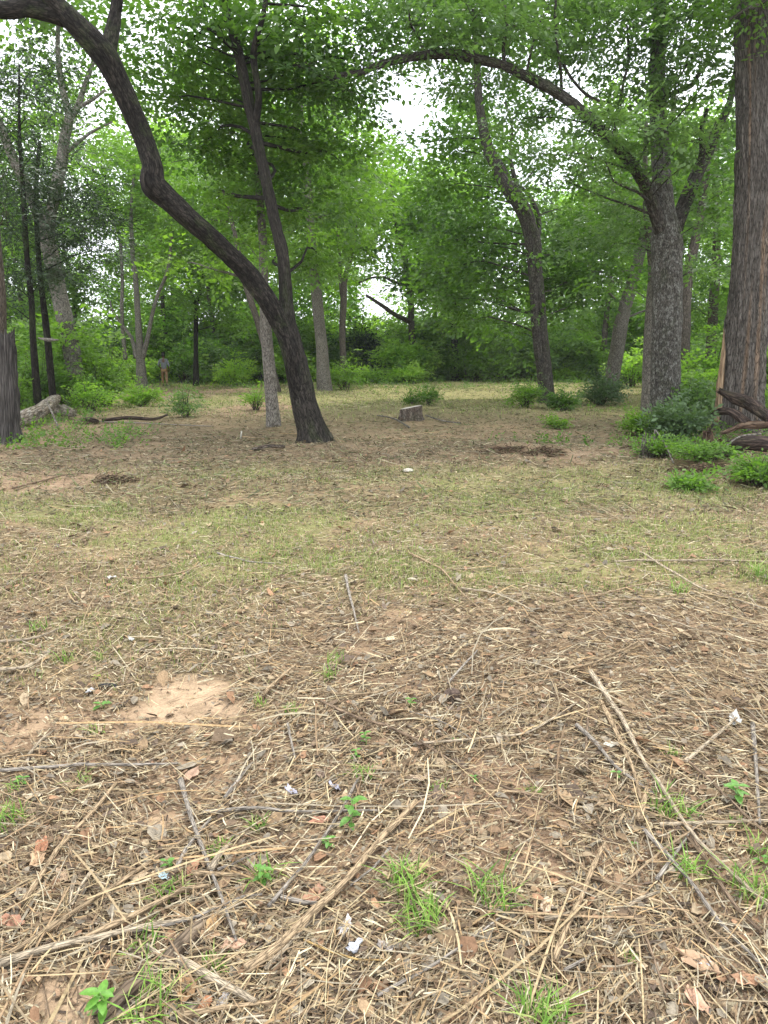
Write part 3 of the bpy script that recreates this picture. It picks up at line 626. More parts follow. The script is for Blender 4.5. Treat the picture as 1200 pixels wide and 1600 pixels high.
make_tree('multi_stem_tree', 'clump of pale and dark stems fanning from one base behind the walking person', [
    [(219, 572, 18, 0), (218, 540, 11, 0), (215, 490, 9, 0), (212, 440, 8, 0), (207, 395, 7, 0), (205, 330, 5, 0), (210, 260, 4, 0)],
    [(222, 560, 9, 0), (230, 530, 7, 0), (238, 490, 6, 0), (246, 462, 5, 0), (262, 420, 5, 0), (270, 360, 4, 0)],
    [(214, 560, 9, 0), (206, 530, 6, 0), (194, 512, 5, 0), (184, 498, 4, 0), (175, 484, 4, 0), (172, 470, 2, 0)],
    [(196, 562, 7, 0), (192, 520, 6, 0), (190, 480, 6, 0), (191, 440, 5, 0), (188, 380, 5, 0)]],
    [(210, 320, 36, 2.2, .6), (180, 280, 36, 2.3, .6), (240, 270, 36, 2.3, .6), (270, 340, 36, 2, .6), (160, 340, 36, 2, .55), (215, 220, 36, 2.2, .6), (290, 290, 36, 2.2, .6), (250, 400, 36, 1.3, .7), (150, 240, 37, 2.2, .6), (170, 420, 36, 1.3, .6), (320, 250, 37, 2, .6)],
    M['b_grey'], M['elm'], Y=35, kind='mid', sprays=27)
make_tree('dark_stem_tree', 'small tree with thin black stem right of the walking person', [
    [(306, 592, 10, 0), (306, 550, 7, 0), (306, 510, 7, 0), (307, 475, 7, 0), (313, 455, 5, 0), (320, 410, 4, 0), (322, 350, 3, 0)], [(306, 485, 5, 0), (302, 465, 5, 0), (294, 450, 4, 0)]],
    [(320, 400, 39, 2.2, .5), (280, 410, 39, 2.2, .5), (350, 440, 39, 1.8, .5), (300, 350, 39, 2.4, .5), (270, 450, 39, 1.4, .55), (350, 370, 39, 2.2, .5), (330, 480, 39, 1.2, .6), (370, 500, 40, 1.4, .5)], M['b_dark'], M['elm'], Y=40, kind='mid', sprays=30)
make_tree('slender_tree', 'slender leaning brown trunk seen between the leaning tree and the pale trunk', [
    [(432, 600, 14, 0), (420, 560, 12, 0), (405, 510, 11, 0), (392, 470, 10, 0), (380, 430, 9, 0), (368, 370, 7, 0), (350, 300, 5, 0)]],
    [(360, 340, 33, 2, .5), (330, 290, 33, 2.1, .5), (390, 300, 33, 2.1, .5), (300, 340, 33, 1.6, .5), (380, 400, 34, 1.5, .5)], M['b_far'], M['elm'], Y=31, kind='mid', sprays=24)

# trees of the surrounding wood
def copy_thing(src):
    r = src.copy(); COL.objects.link(r)
    for ch in src.children:
        c_ = ch.copy(); COL.objects.link(c_); c_.parent = r
    return r
def where(x, Y_):
    q = x / Y_
    return ('far left, ' if q < -.40 else 'left, ' if q < -.22 else 'left of centre, ' if q < -.07 else 'centre, ' if q < .07 else 'right of centre, ' if q < .22 else 'right, ' if q < .40 else 'far right, ')
wood_rng = random.Random(5)
spots = []
for i in range(60):
    row = i % 3; f = ((i // 3) + .5 + .33 * row) / 20; X = (f - .5) * 2
    if (row == 2 and i % 2) or (row == 0 and (i // 3) % 3 == 1): continue
    Yb = (wood_rng.uniform(45, 50), wood_rng.uniform(52, 60), wood_rng.uniform(64, 84))[row]
    xx = X * .70 * Yb + wood_rng.uniform(-1, 1)
    if -.02 < xx / Yb < .055 or .17 < xx / Yb < .22 or (-.46 < xx / Yb < -.33 and i % 3 == 1): continue     # openings where the sky comes through
    spots.append((xx, Yb, row))
for i in range(14):                      # the wood also closes both flanks
    sd_ = -1 if i % 2 else 1; Yb = 22 + 2.6 * (i // 2) + wood_rng.uniform(-1, 1)
    spots.append((sd_ * (.50 * Yb + wood_rng.uniform(2.5, 6)), Yb, 0))
protos = []
for k in range(6):
    root = empty('wood_tree', (0, 0, 0), 'slender leafy tree in the wood that encloses the clearing', 'tree', 'trees of the wood behind the clearing')
    H = wood_rng.uniform(13.5, 18.5); lean = wood_rng.uniform(-1.5, 1.5); seed = wood_rng.random() * 40
    pts = [(lean * (max(t, 0) / H) ** 1.4 + wood_rng.gauss(0, .15), wood_rng.gauss(0, .15), t) for t in np.linspace(-.3, H, 7)]
    P, R = catmull(pts, np.linspace(.20, .03, 7), .8)
    tb = Tubes(); tb.add(P, R, 8, rough=.15, seed=seed); link('trunk', tb.mesh('trunk'), M['b_far'], root)
    lv = Leaves(); tb = Tubes()
    for j in range(30):
        zz = H * (.07 + .98 * (j / 29)); aa = wood_rng.uniform(0, 6.28); rr = wood_rng.uniform(.5, 3.4) * (1.15 - .55 * j / 29)
        c = np.array([lean * (zz / H) + math.cos(aa) * rr, math.sin(aa) * rr, zz])
        branch_to(tb, P, R, c, .06, 4, step=.9, minh=1)
        lv.cluster(c, wood_rng.uniform(1.1, 1.8), 34, 'far', .55, 1.0, wood_rng.uniform(.3, .75))
    tag(link('branches', tb.mesh('branches'), M['b_far'], root), kind='stuff')
    me = lv.mesh('crown'); LEAFCOUNT[0] += len(me.polygons)
    tag(link('crown', me, (M['elm'], M['bright'], M['bright'], M['elm'])[k % 4], root), kind='stuff'); protos.append(root)
used = set()
for i, (x, Yb, row) in enumerate(spots):
    k = wood_rng.randrange(6) if row < 2 else (1, 5)[wood_rng.randrange(2)]
    r = protos[k] if k not in used else copy_thing(protos[k]); used.add(k)
    r['label'] = ('mid green', 'bright green', 'yellow green', 'mid green', 'fresh green', 'light green')[k] + ' leafy tree in the ' + where(x, Yb) + ('nearest row' if row == 0 else 'middle depth' if row == 1 else 'deepest part') + ' of the wood'
    r.location = (x, Yb, float(height(x, Yb))); r.rotation_euler = (0, 0, wood_rng.uniform(0, 6.28))
    s_ = wood_rng.uniform(.8, 1.1) * (1.15 if row >= 2 else 1) * (.6 if i >= len(spots) - 14 else 1); r.scale = (s_, s_, s_ * wood_rng.uniform(.9, 1.1))
def cols(pal, n, var=.18):
    pal = np.array(pal) * [.95, 1.0, .97]; c = pal[RNG.integers(0, len(pal), n)] * (1 + RNG.normal(0, var, (n, 1))); return np.clip(c, .01, .8)
# ------------------------------------------------------------------ brush, bushes, undergrowth
def bush(px, py, hpx, wpx_, label, leafm='elm', kind='mid', dens=1.0, val=.5, Y=None, name='bush', cat='bush', group=None, sc=1.0):
    b = flat(px, py); Y_ = Y or b[1]; b = at(px, py, Y_); gz = float(height(b[0], b[1])); b[2] = gz
    hgt = wpx(hpx, Y_); wid = wpx(wpx_, Y_) / 2
    root = empty(name, b, label, cat, group); tb = Tubes(); lv = Leaves()
    r = np.random.default_rng(int(px * 7 + py)); n = max(4, int(9 * dens))
    cr_ = min(wid, hgt) * .42
    for i in range(n):
        a_ = r.uniform(0, 6.28); q = r.random() ** .6
        c = b + np.array([math.cos(a_) * wid * .75 * q, math.sin(a_) * wid * .6 * q, hgt * (.22 + .62 * r.random() * (1 - .35 * q))])
        tb.add(np.array([b + (c - b) * [.25, .25, 0] - [0, 0, .05], b * .5 + c * .5 + r.normal(0, .04, 3), c]), np.array([.012, .009, .004]) * (1 + hgt * .6), 4, cap=False)
        size = {'leaf': .62, 'mid': .85, 'far': 1.15, 'weed': .22, 'oak': .45, 'cedar': .6}[kind] * sc
        ns_ = int(min(60, max(6, 7 * (cr_ / (size * .5)) ** 2)))
        lv.cluster(c, cr_, ns_, kind, .8, sc, val + r.normal(0, .1), .15)
    for i in range(int(5 + 3 * dens)):                 # straggling shoots that break the outline
        a_ = r.uniform(0, 6.28); q = r.uniform(.2, 1.0)
        e = b + np.array([math.cos(a_) * wid * q * 1.25, math.sin(a_) * wid * q, hgt * r.uniform(.35, 1.45) * (1.15 - .5 * q)])
        m_ = b * .5 + e * .5 + [0, 0, hgt * .12]
        tb.add(np.array([b * .85 + e * .15, m_, e]), np.array([.008, .006, .002]) * (1 + hgt * .5), 4, cap=False)
        k_ = np.linspace(0, 1, 5)[:, None]; lv.sprays(m_ * (1 - k_) + e * k_, r.uniform(0, 6.28, 5), r.uniform(-.2, .8, 5), r.normal(0, .4, 5), sc * r.uniform(.6, 1.0, 5), kind, np.clip(val + r.normal(.08, .1, 5), 0, 1))
    tag(link('stems', tb.mesh('stems'), M['b_far'], root), kind='stuff')
    me = lv.mesh('foliage'); LEAFCOUNT[0] += len(me.polygons); tag(link('foliage', me, M[leafm], root), kind='stuff')
    return root
B = bush
B(210, 600, 45, 70, 'bright green bush at the wood edge left of the walking person', 'bright', 'mid', 1.2, .6, Y=41)
B(368, 606, 42, 56, 'brightest yellow green bush at the wood edge right of the black stemmed tree', 'bright', 'mid', 1.4, .85, Y=41)
B(290, 606, 55, 60, 'dark leafy bush directly right of the walking person', 'dark', 'mid', 1.2, .4, Y=42)
B(165, 628, 80, 90, 'tall loose bush in front of the pale forked tree', 'elm', 'leaf', 1.6, .5, Y=22, sc=.8)
B(140, 640, 45, 60, 'light green low bush behind the hollow log', 'bright', 'leaf', 1.2, .5, Y=19, sc=.6)
B(222, 640, 26, 55, 'small weedy bush right of the bush by the forked tree', 'elm', 'weed', 1.6, .6, sc=1.4)
B(290, 655, 46, 60, 'sparse wispy sapling on the bare slope left of the trunks', 'oak', 'weed', .8, .4, sc=1.2)
B(60, 600, 80, 110, 'dense dark brush behind the pale fallen log', 'dark', 'leaf', 1.8, .4, Y=20, sc=.9)
B(20, 640, 70, 70, 'grassy green brush right of the charred snag', 'elm', 'leaf', 1.3, .55, Y=17, sc=.6)
B(540, 612, 45, 60, 'leafy brush at the foot of the stout grey trunk', 'elm', 'mid', 1.3, .55, Y=33, sc=.7)
B(465, 606, 60, 60, 'green brush between the pale trunk and the stout grey trunk', 'elm', 'mid', 1.3, .6, Y=36)
B(400, 640, 40, 34, 'small weeds left of the pale slim trunk', 'elm', 'weed', 1.1, .6, sc=1.3)
B(642, 637, 16, 22, 'smaller round shrub behind the cut stump', 'dark', 'weed', 1.0, .35, sc=1.1)
B(670, 637, 28, 36, 'larger dark shrub behind and right of the cut stump', 'dark', 'weed', 1.3, .4, sc=1.3)
B(822, 640, 38, 46, 'rounded bush at the left foot of the bending stout trunk', 'elm', 'weed', 1.8, .4, sc=1.5)
B(880, 643, 24, 40, 'low dark bush at the right foot of the bending stout trunk', 'dark', 'weed', 1.8, .35, sc=1.5)
B(935, 632, 44, 60, 'bluish bush at the foot of the pale leaning trunk', 'grey', 'weed', 2.0, .4, sc=1.8)
B(870, 668, 12, 40, 'flat green weed patch in front of the bending stout trunk', 'elm', 'weed', 1.3, .5)
B(1000, 684, 34, 60, 'sparse weedy bush left of the grey green shrubs below the oak', 'elm', 'weed', 1.6, .5, sc=1.2)
B(1052, 690, 54, 80, 'grey green shrub filling the foot of the arching oak', 'grey', 'weed', 2.6, .5, sc=1.7)
B(1085, 668, 66, 70, 'tall green shrub between the oak and the furrowed trunk', 'oak', 'weed', 2.6, .5, sc=1.8)
B(1095, 610, 90, 90, 'leafy brush behind and left of the furrowed trunk', 'elm', 'leaf', 1.8, .6, Y=19)
B(1210, 660, 90, 60, 'green brush right of the furrowed trunk', 'elm', 'leaf', 1.2, .6, Y=14.4, sc=.7)
B(1035, 722, 24, 90, 'low green vine patch left of the dark log pile', 'dark', 'weed', 1.8, .5)
B(1100, 735, 20, 110, 'dark leafy vine patch in front of the log pile', 'dark', 'weed', 2.0, .5)
B(1180, 762, 38, 90, 'lush green vine clump at the right edge in front of the logs', 'dark', 'weed', 2.0, .6)
B(1080, 770, 14, 50, 'small trailing weed at the front of the right hand vines', 'dark', 'weed', 1.2, .6)
B(880, 606, 26, 90, 'light green bush at the clearing edge behind the bending trunk', 'bright', 'mid', 1.4, .5, Y=44)
B(985, 600, 60, 60, 'bright round bush behind the pale leaning trunk', 'bright', 'mid', 1.4, .5, Y=36)
B(600, 600, 55, 90, 'dark bush in the shaded gap at the centre of the wood edge', 'cedar', 'mid', 1.6, .5, Y=46)
B(560, 590, 110, 60, 'tall dark cedar shrub in the shaded gap left of the brown trunk', 'cedar', 'mid', 1.8, .4, Y=46)
B(740, 604, 40, 120, 'dull green bush row at the centre right of the wood edge', 'elm', 'mid', 1.8, .4, Y=44)
B(575, 608, 20, 40, 'low bright weeds where the clearing meets the centre gap', 'bright', 'weed', 1.8, .6, sc=3, Y=40)
B(640, 606, 22, 70, 'grassy weeds below the brown trunk with dead branch', 'bright', 'weed', 1.8, .6, sc=3, Y=40)

# undergrowth that closes the view between and behind the trees: shrubs of the wood, copied
ur = random.Random(9); up = []
for k in range(6):
    root = empty('wood_shrub', (0, 0, 0), 'tangled green shrub of the undergrowth along the wood', 'shrub', 'undergrowth shrubs along the edge of the wood')
    lv = Leaves(); tb = Tubes(); hh = (2.4, 3.4, 4.6, 2.0, 5.6, 3.0)[k]
    for j in range(11):
        aa = ur.uniform(0, 6.28); q = ur.random() ** .6 * 2.0
        c = np.array([math.cos(aa) * q, math.sin(aa) * q * .8, .35 + hh * ur.random() * (1 - .15 * q)])
        tb.add(np.array([[c[0] * .2, c[1] * .2, -.1], [c[0] * .6, c[1] * .6, c[2] * .6], c]), np.array([.05, .035, .012]), 4, cap=False)
        lv.cluster(c, ur.uniform(.8, 1.25), 38, 'mid', .75, 1.15, ur.uniform(.25, .75), .1)
    tag(link('stems', tb.mesh('stems'), M['b_far'], root), kind='stuff')
    me = lv.mesh('foliage'); LEAFCOUNT[0] += len(me.polygons)
    tag(link('foliage', me, (M['elm'], M['oak'], M['elm'], M['bright'], M['elm'], M['bright'])[k], root), kind='stuff'); up.append(root)
used = set(); spots = []
for i in range(84):
    row = i % 3; f = ((i // 3) + .5 + .33 * row) / 28; Yb = (ur.uniform(44, 47), ur.uniform(49, 54), ur.uniform(57, 68))[row]
    spots.append(((f - .5) * 2 * .68 * Yb, Yb, 1 + .25 * row))
for i in range(30):
    sd_ = -1 if i % 2 else 1; Yb = 20 + 1.6 * (i // 2); spots.append((sd_ * (.44 * Yb + ur.uniform(.5, 4.5)), Yb + ur.uniform(-1, 1), .6))
for x, Yb, s_ in spots:
    k = ur.randrange(6)
    if abs(x) < 5 and Yb < 48: k = ur.choice((0, 3, 1))
    r = up[k] if k not in used else copy_thing(up[k]); used.add(k)
    r['label'] = ('low green', 'dull green', 'tall green', 'bright low', 'tallest green', 'bright wide')[k] + ' tangled shrub in the ' + where(x, Yb) + ('at the front' if Yb < 48 else 'farther back') + ' of the undergrowth'
    r.location = (x, Yb, float(height(x, Yb))); r.rotation_euler = (0, 0, ur.uniform(0, 6.28)); s_ *= ur.uniform(.8, 1.15); r.scale = (s_, s_, s_ * ur.uniform(.8, 1.1))
# low weeds on the ground
lv = Leaves(); r = np.random.default_rng(77); n = 5200
Yb = 10 ** r.uniform(math.log10(11), math.log10(46), n); x = r.uniform(-.66, .66, n) * Yb
k = fbm(x * .35 + 50, Yb * .35, 3); edge = np.maximum(sstep(np.abs(x) / Yb, .30, .5), sstep(Yb, 26, 40) * .8)
keep = k * .7 + edge * .45 + r.normal(0, .05, n) > .56
x, Yb = x[keep], Yb[keep]; P = np.stack([x, Yb, height(x, Yb) + .02], 1); n = len(x)
lv.sprays(P, r.uniform(0, 6.28, n), r.uniform(.2, 1.1, n), r.normal(0, .4, n), r.uniform(.5, 1.0, n) * (1 + Yb * .025), 'weed', np.clip(r.normal(.4, .15, n), 0, 1))
me = lv.mesh('low_weeds'); LEAFCOUNT[0] += len(me.polygons)
tag(link('low_weeds', me, M['dark']), 'low green weeds creeping over the far clearing floor', 'weeds', None, 'stuff')

# ------------------------------------------------------------------ logs, stump
def log(name, pts, label, mat, cat='log', parent=None, sides=30, furrow=.014, jag=0.0, rough=.28, lobes=0):
    P = [ground(a_, b_, h_) for a_, b_, w_, h_ in pts]; R = [wpx(w_, P[i][1], p_[1]) / 2 for i, (p_, w_) in enumerate(((q, q[2]) for q in pts))]
    P, R = catmull(P, R, .07); tb = Tubes(); tb.add(P, R, sides, rough=rough, furrow=furrow, seed=random.random() * 40, jag=jag)
    o = link(name, tb.mesh(name), mat, parent)
    if label: tag(o, label, cat)
    return o
b_log = bark_mat('log_pale', (.10, .08, .06), (.30, .25, .19), (.48, .43, .36), (5, 5, 2), .8, .5, .5)
b_wet = bark_mat('log_dark', (.018, .014, .012), (.07, .05, .04), (.17, .12, .09), (7, 7, 1), 1.0, 0, .2)
b_rust = bark_mat('log_rust', (.05, .03, .02), (.14, .09, .06), (.30, .22, .15), (7, 7, 1), 1.0)
log('fallen_log', [(26, 668, 24, .12), (50, 665, 24, .22), (72, 661, 22, .34), (86, 656, 16, .44), (93, 654, 12, .48)], 'pale lichen covered fallen log right of the charred snag', b_log, jag=.1)
log('fallen_log', [(78, 652, 16, .22), (100, 655, 18, .2), (116, 655, 12, .15)], 'shorter mossy log end behind the pale fallen log', b_log)
log('fallen_log', [(128, 661, 9, .05), (140, 662, 12, .06), (152, 661, 8, .05)], 'small dark rotten chunk right of the pale fallen log', b_wet)
log('dead_stick', [(92, 672, 3, .02), (84, 668, 3, .3), (76, 664, 3, .55)], 'thin pale stick propped against the fallen log', M['b_grey'], 'stick', sides=6, furrow=0)
log('fallen_branch', [(160, 664, 5, .06), (200, 660, 6, .1), (240, 660, 5, .08), (262, 656, 3, .12)], 'long dark branch lying right of the pale fallen log', b_wet, 'branch', sides=8, furrow=0)
# pile by the furrowed trunk
log('dark_log', [(1200, 702, 20, .50), (1165, 690, 20, .62), (1140, 686, 17, .72), (1118, 684, 8, .85)], 'charred log slanting up to the left at the top of the right hand pile', b_wet, furrow=.02, jag=.12)
log('dark_log', [(1165, 698, 14, .40), (1140, 694, 14, .55), (1120, 690, 12, .50), (1108, 690, 6, .46)], 'short black forked log end pointing left from the pile', b_wet, furrow=.02, jag=.1)
log('dark_log', [(1220, 712, 26, .14), (1180, 712, 27, .18), (1145, 710, 22, .16), (1130, 708, 14, .12)], 'thick black log lying lowest in the right hand pile', b_wet, furrow=.02)
log('rusty_log', [(1215, 702, 12, .42), (1180, 700, 13, .38), (1150, 698, 11, .34), (1128, 700, 7, .26)], 'rust coloured split log in the middle of the right hand pile', b_rust, furrow=.02, jag=.15)
log('broken_stump', [(1108, 716, 26, -.05), (1106, 716, 21, .12), (1104, 716, 19, .26), (1102, 716, 18, .36)], 'broken rusty brown stump standing left of the dark logs', b_rust, 'stump', furrow=.03, jag=.16)
log('bleached_root', [(1138, 720, 12, .02), (1130, 718, 9, .18), (1122, 718, 5, .28)], 'small bleached root piece between the broken stump and the black log', b_rust, 'root', furrow=.02, jag=.1)
log('fallen_branch', [(1185, 712, 3, .34), (1150, 712, 3, .28), (1115, 722, 2.5, .12)], 'thin pale branch lying across the front of the dark log pile', M['b_grey'], 'branch', sides=6, furrow=0)
log('fallen_branch', [(1022, 702, 3, .30), (1038, 716, 3, .22), (1052, 728, 3, .04)], 'short bent pale branch standing in the vines left of the log pile', M['b_grey'], 'branch', sides=6, furrow=0)
root = empty('splintered_stub', ground(1010, 712), 'small bleached splintered stub of upright wood fibres left of the log pile', 'stump')
tb = Tubes()
for i in range(13):
    b0 = ground(1000 + i * 1.8, 714 + random.uniform(-2, 2)); tb.add(np.array([b0, b0 + [random.gauss(0, .03), random.gauss(0, .03), random.uniform(.2, .42)]]), np.array([.018, .006]), 5, cap=False)
tag(link('splinters', tb.mesh('splinters'), M['b_grey'], root), kind='stuff')

# heaps of raked brush and torn soil
def pile(px, py, wpx_, label, n=70, c='b_wet'):
    b0 = ground(px, py); W_ = wpx(wpx_, b0[1]) / 2; r = np.random.default_rng(int(px)); root = empty('brush_heap', b0, label, 'brush heap')
    tb = Tubes(); lv = Leaves()
    for _ in range(n):
        a_ = r.uniform(0, 6.28); q = r.random() ** .6 * W_; x_, y_ = b0[0] + math.cos(a_) * q, b0[1] + math.sin(a_) * q * .55
        z_ = float(height(x_, y_)) + .10 * math.exp(-(q / W_ / .6) ** 2) * r.random() + .015; th = r.uniform(0, 6.28); l_ = r.uniform(.05, .2); d = np.array([math.cos(th), math.sin(th), r.normal(0, .25)]) * l_
        p0 = np.array([x_, y_, z_]); e = p0 + d; e[2] = max(e[2], float(height(e[0], e[1])) + .01); rr_ = r.uniform(.003, .008)
        tb.add(np.array([p0, (p0 + e) / 2 + r.normal(0, .015, 3), e]), np.array([rr_, rr_ * .8, rr_ * .5]), 5)
    tag(link('twigs', tb.mesh('twigs'), b_rust, root), kind='stuff')
    m_ = n * 6; a_ = r.uniform(0, 6.28, m_); q = r.random(m_) ** .5 * W_ * 1.1; x_, y_ = b0[0] + np.cos(a_) * q, b0[1] + np.sin(a_) * q * .55
    P = np.stack([x_, y_, height(x_, y_) + r.random(m_) * .09 * np.exp(-(q / W_) ** 2)], 1)
    s_ = r.uniform(.008, .024, (m_, 1, 1)); T = np.array([[-1, -.5, 0], [.8, -.6, .1], [1, .5, 0], [-.7, .6, .2]]) * (1 + r.normal(0, .4, (m_, 4, 3))); V = T * s_ + P[:, None]
    cc_ = cols([(.12, .08, .05), (.18, .12, .075), (.09, .065, .04), (.23, .16, .10), (.15, .14, .07)], m_)
    tag(link('torn_litter', np_mesh('torn_litter', V.reshape(-1, 3), np.arange(m_ * 4).reshape(-1, 4), {'Col': np.repeat(np.concatenate([cc_, np.ones((m_, 1))], 1), 4, 0)}), M['litter'], root), kind='stuff')
pile(785, 706, 80, 'dark heap of torn soil and twigs right of the cut stump', 80)
pile(850, 715, 70, 'lower dark heap just right of the torn soil heap', 80)
pile(1000, 702, 60, 'dark twig heap at the left end of the right hand vines', 80)
pile(180, 752, 70, 'dark clump of raked twigs on the left dirt rut', 60)
pile(1095, 738, 110, 'brown dead twigs tangled in the vines in front of the log pile', 90)
pile(1060, 705, 60, 'dead brown twigs at the foot of the grey green shrub', 60)
pile(135, 662, 40, 'small dark brush heap at the end of the fallen log', 40)

# cut stump
root = empty('cut_stump', ground(641, 663), 'low cut tree stump standing in the middle of the clearing', 'stump')
b0 = ground(641, 662); rs = wpx(33, b0[1], 655) / 2
ang = np.linspace(0, 2 * math.pi, 40, endpoint=False); V = []; Zs = [-.1, 0, .06, .14, .22, .28]
for zi, zz in enumerate(Zs):
    for a_ in ang:
        rr_ = rs * (1 + .22 * math.exp(-max(zz, 0) / .08)) * (1 + .10 * math.cos(3 * a_ + 1) + .05 * math.cos(7 * a_)) * random.uniform(.985, 1.015)
        V.append([b0[0] + rr_ * math.cos(a_), b0[1] + rr_ * math.sin(a_) * .8, b0[2] + zz + (.05 * math.cos(a_) if zi == 5 else 0)])
i = np.arange(len(Zs) * 40).reshape(-1, 40); j = np.roll(i, -1, 1)
V = np.array(V); me = np_mesh('bark', V, np.stack([i[:-1], j[:-1], j[1:], i[1:]], -1).reshape(-1, 4), {'bark': (V - b0) * [1, 1, 1]}, True)
link('bark', me, M['b_two'], root)
top = V[-40:] * 1.0; cc = top.mean(0); Vt = [cc + [0, 0, .006]]
Vt = np.vstack([Vt, cc + (top - cc) * .5 + [0, 0, .005], cc + (top - cc) * .97 + [0, 0, .003]]); k = np.arange(40)
me = np_mesh('cut_face', Vt, [np.stack([1 + k, 41 + k, 41 + (k + 1) % 40, 1 + (k + 1) % 40], -1), np.stack([0 * k, 1 + k, 1 + (k + 1) % 40], -1)])
link('cut_face', me, plain('cut_wood', (.42, .38, .33), .9, .25, 14), root)
log('fallen_branch', [(665, 655, 2.5, .1), (690, 661, 2.5, .06), (720, 664, 2, .04)], 'pale branch lying right of the cut stump', M['b_grey'], 'branch', sides=6, furrow=0)
log('fallen_branch', [(640, 672, 3, .06), (615, 661, 2.5, .08), (590, 652, 2, .05)], 'thin branch lying left of the cut stump', M['b_grey'], 'branch', sides=6, furrow=0)
log('fallen_branch', [(395, 706, 5, .04), (420, 703, 6, .06), (445, 701, 4, .04)], 'short brown limb on the ground left of the leaning double tree', M['b_two'], 'branch', sides=8, furrow=0)
log('survey_stick', [(376, 686, 2.6, .0), (378, 686, 2.4, .16)], 'short white stick standing upright left of the pale slim trunk', plain('white_stick', (.45, .43, .36), .8), 'stick', sides=8, furrow=0)
# pale snapped branch and orange scrap in the brush by the forked tree
tb = Tubes(); P, R = catmull([at(60, 528, 15.5), at(75, 531, 15.3), at(91, 531, 15.2)], [.02, .045, .02], .1); tb.add(P, R, 8, rough=.2)
tag(link('snapped_branch', tb.mesh('snapped_branch'), M['b_grey']), 'short pale snapped branch end, level, left of the forked tree trunk', 'branch')

# soil hole by the sandy patch, its shade drawn as a black disc
def ring_mesh(name, c, prof, sy, seed, mat, n=18):
    V = []
    for r_, z_ in prof:
        for q in range(n):
            a_ = q / n * 6.2832; w_ = 1 + .3 * math.sin(2 * a_ + seed) + .2 * math.sin(5 * a_ + seed * 2)
            V.append([c[0] + r_ * w_ * math.cos(a_), c[1] + r_ * w_ * sy * math.sin(a_), c[2] + z_])
    i = np.arange(len(V)).reshape(-1, n); j = np.roll(i, -1, 1); V = V + [[c[0], c[1], c[2] + prof[-1][1]]]
    k = np.arange(n)
    return link(name, np_mesh(name, np.array(V), [np.stack([i[:-1], j[:-1], j[1:], i[1:]], -1).reshape(-1, 4), np.stack([i[-1], j[-1], np.full(n, len(V) - 1)], -1)], None, True), mat)
c0 = ground(168, 1076)
o = ring_mesh('hole_disc', c0, [(.036, .004), (.030, .022), (.016, .026)], .4, 1.0, plain('hole_black', (.012, .012, .012), .5)); tag(o, 'dark hole in the soil, drawn as a black disc, at the upper left corner of the sandy patch', 'hole')
def clod(px, py, wd, label, cat, c, name='clod', hk=.7):
    b0 = ground(px, py); r_ = wpx(wd, np.linalg.norm(b0 - [0, 0, 1.5])) / 2
    me = bpy.data.meshes.new(name); bm = bmesh.new(); bmesh.ops.create_icosphere(bm, subdivisions=3, radius=1)
    sd_ = px * .13
    for v in bm.verts:
        d = v.co.normalized(); k = .75 + .6 * float(fbm(np.array(d.x * 1.6 + sd_), np.array(d.y * 1.6), 3, np.array(d.z * 1.6)))
        v.co = Vector((d.x * k * r_, d.y * k * r_ * .8, d.z * k * r_ * hk))
    for f_ in bm.faces: f_.smooth = True
    bm.to_mesh(me); bm.free(); me.materials.append(plain(name + '_mat', c, .95, .5, 60, .6))
    o = bpy.data.objects.new(name, me); COL.objects.link(o); o.location = (b0[0], b0[1], b0[2] + r_ * hk * .55); o.rotation_euler.z = sd_
    return tag(o, label, cat)
clod(706, 1090, 27, 'dark brown lump of soil by a thin grey stick right of centre', 'clod', (.085, .06, .045))
clod(610, 1000, 16, 'small pale stone near the centre of the litter', 'stone', (.55, .47, .33), 'stone', .4)
clod(638, 737, 20, 'flat pale stone in the clearing below the cut stump', 'stone', (.5, .47, .40), 'stone', .3)
clod(100, 1125, 12, 'small sandy pebble left of the sandy patch', 'stone', (.45, .33, .2), 'stone', .5)
clod(195, 746, 8, 'small reddish clod on the left dirt rut', 'clod', (.42, .2, .11), 'clod', .6)

# ------------------------------------------------------------------ person walking away
def skin_obj(name, pts, edges, rad, mat, parent, sub=2, rootv=0):
    me = bpy.data.meshes.new(name); me.from_pydata(pts, edges, []); me.update()
    o = bpy.data.objects.new(name, me); COL.objects.link(o)
    o.parent = parent
    sm_ = o.modifiers.new('skin', 'SKIN'); sm_.use_smooth_shade = True
    ss = o.modifiers.new('sub', 'SUBSURF'); ss.levels = sub; ss.render_levels = sub
    sv = me.skin_vertices[0].data if me.skin_vertices else None
    for i_, r_ in enumerate(rad):
        sv[i_].radius = r_ if isinstance(r_, tuple) else (r_, r_)
    sv[rootv].use_root = True
    bpy.context.view_layer.update()
    ev = o.evaluated_get(bpy.context.evaluated_depsgraph_get()); m2 = bpy.data.meshes.new_from_object(ev)
    o.modifiers.clear(); o.data = m2; m2.materials.clear(); m2.materials.append(mat)
    return o
pb = ground(258, 604.5)
person = empty('person', pb, 'person in grey top and tan trousers walking away at the wood edge', 'person')
person.rotation_euler.z = math.radians(14)
skinm = plain('skin', (.12, .065, .04), .6, .1)
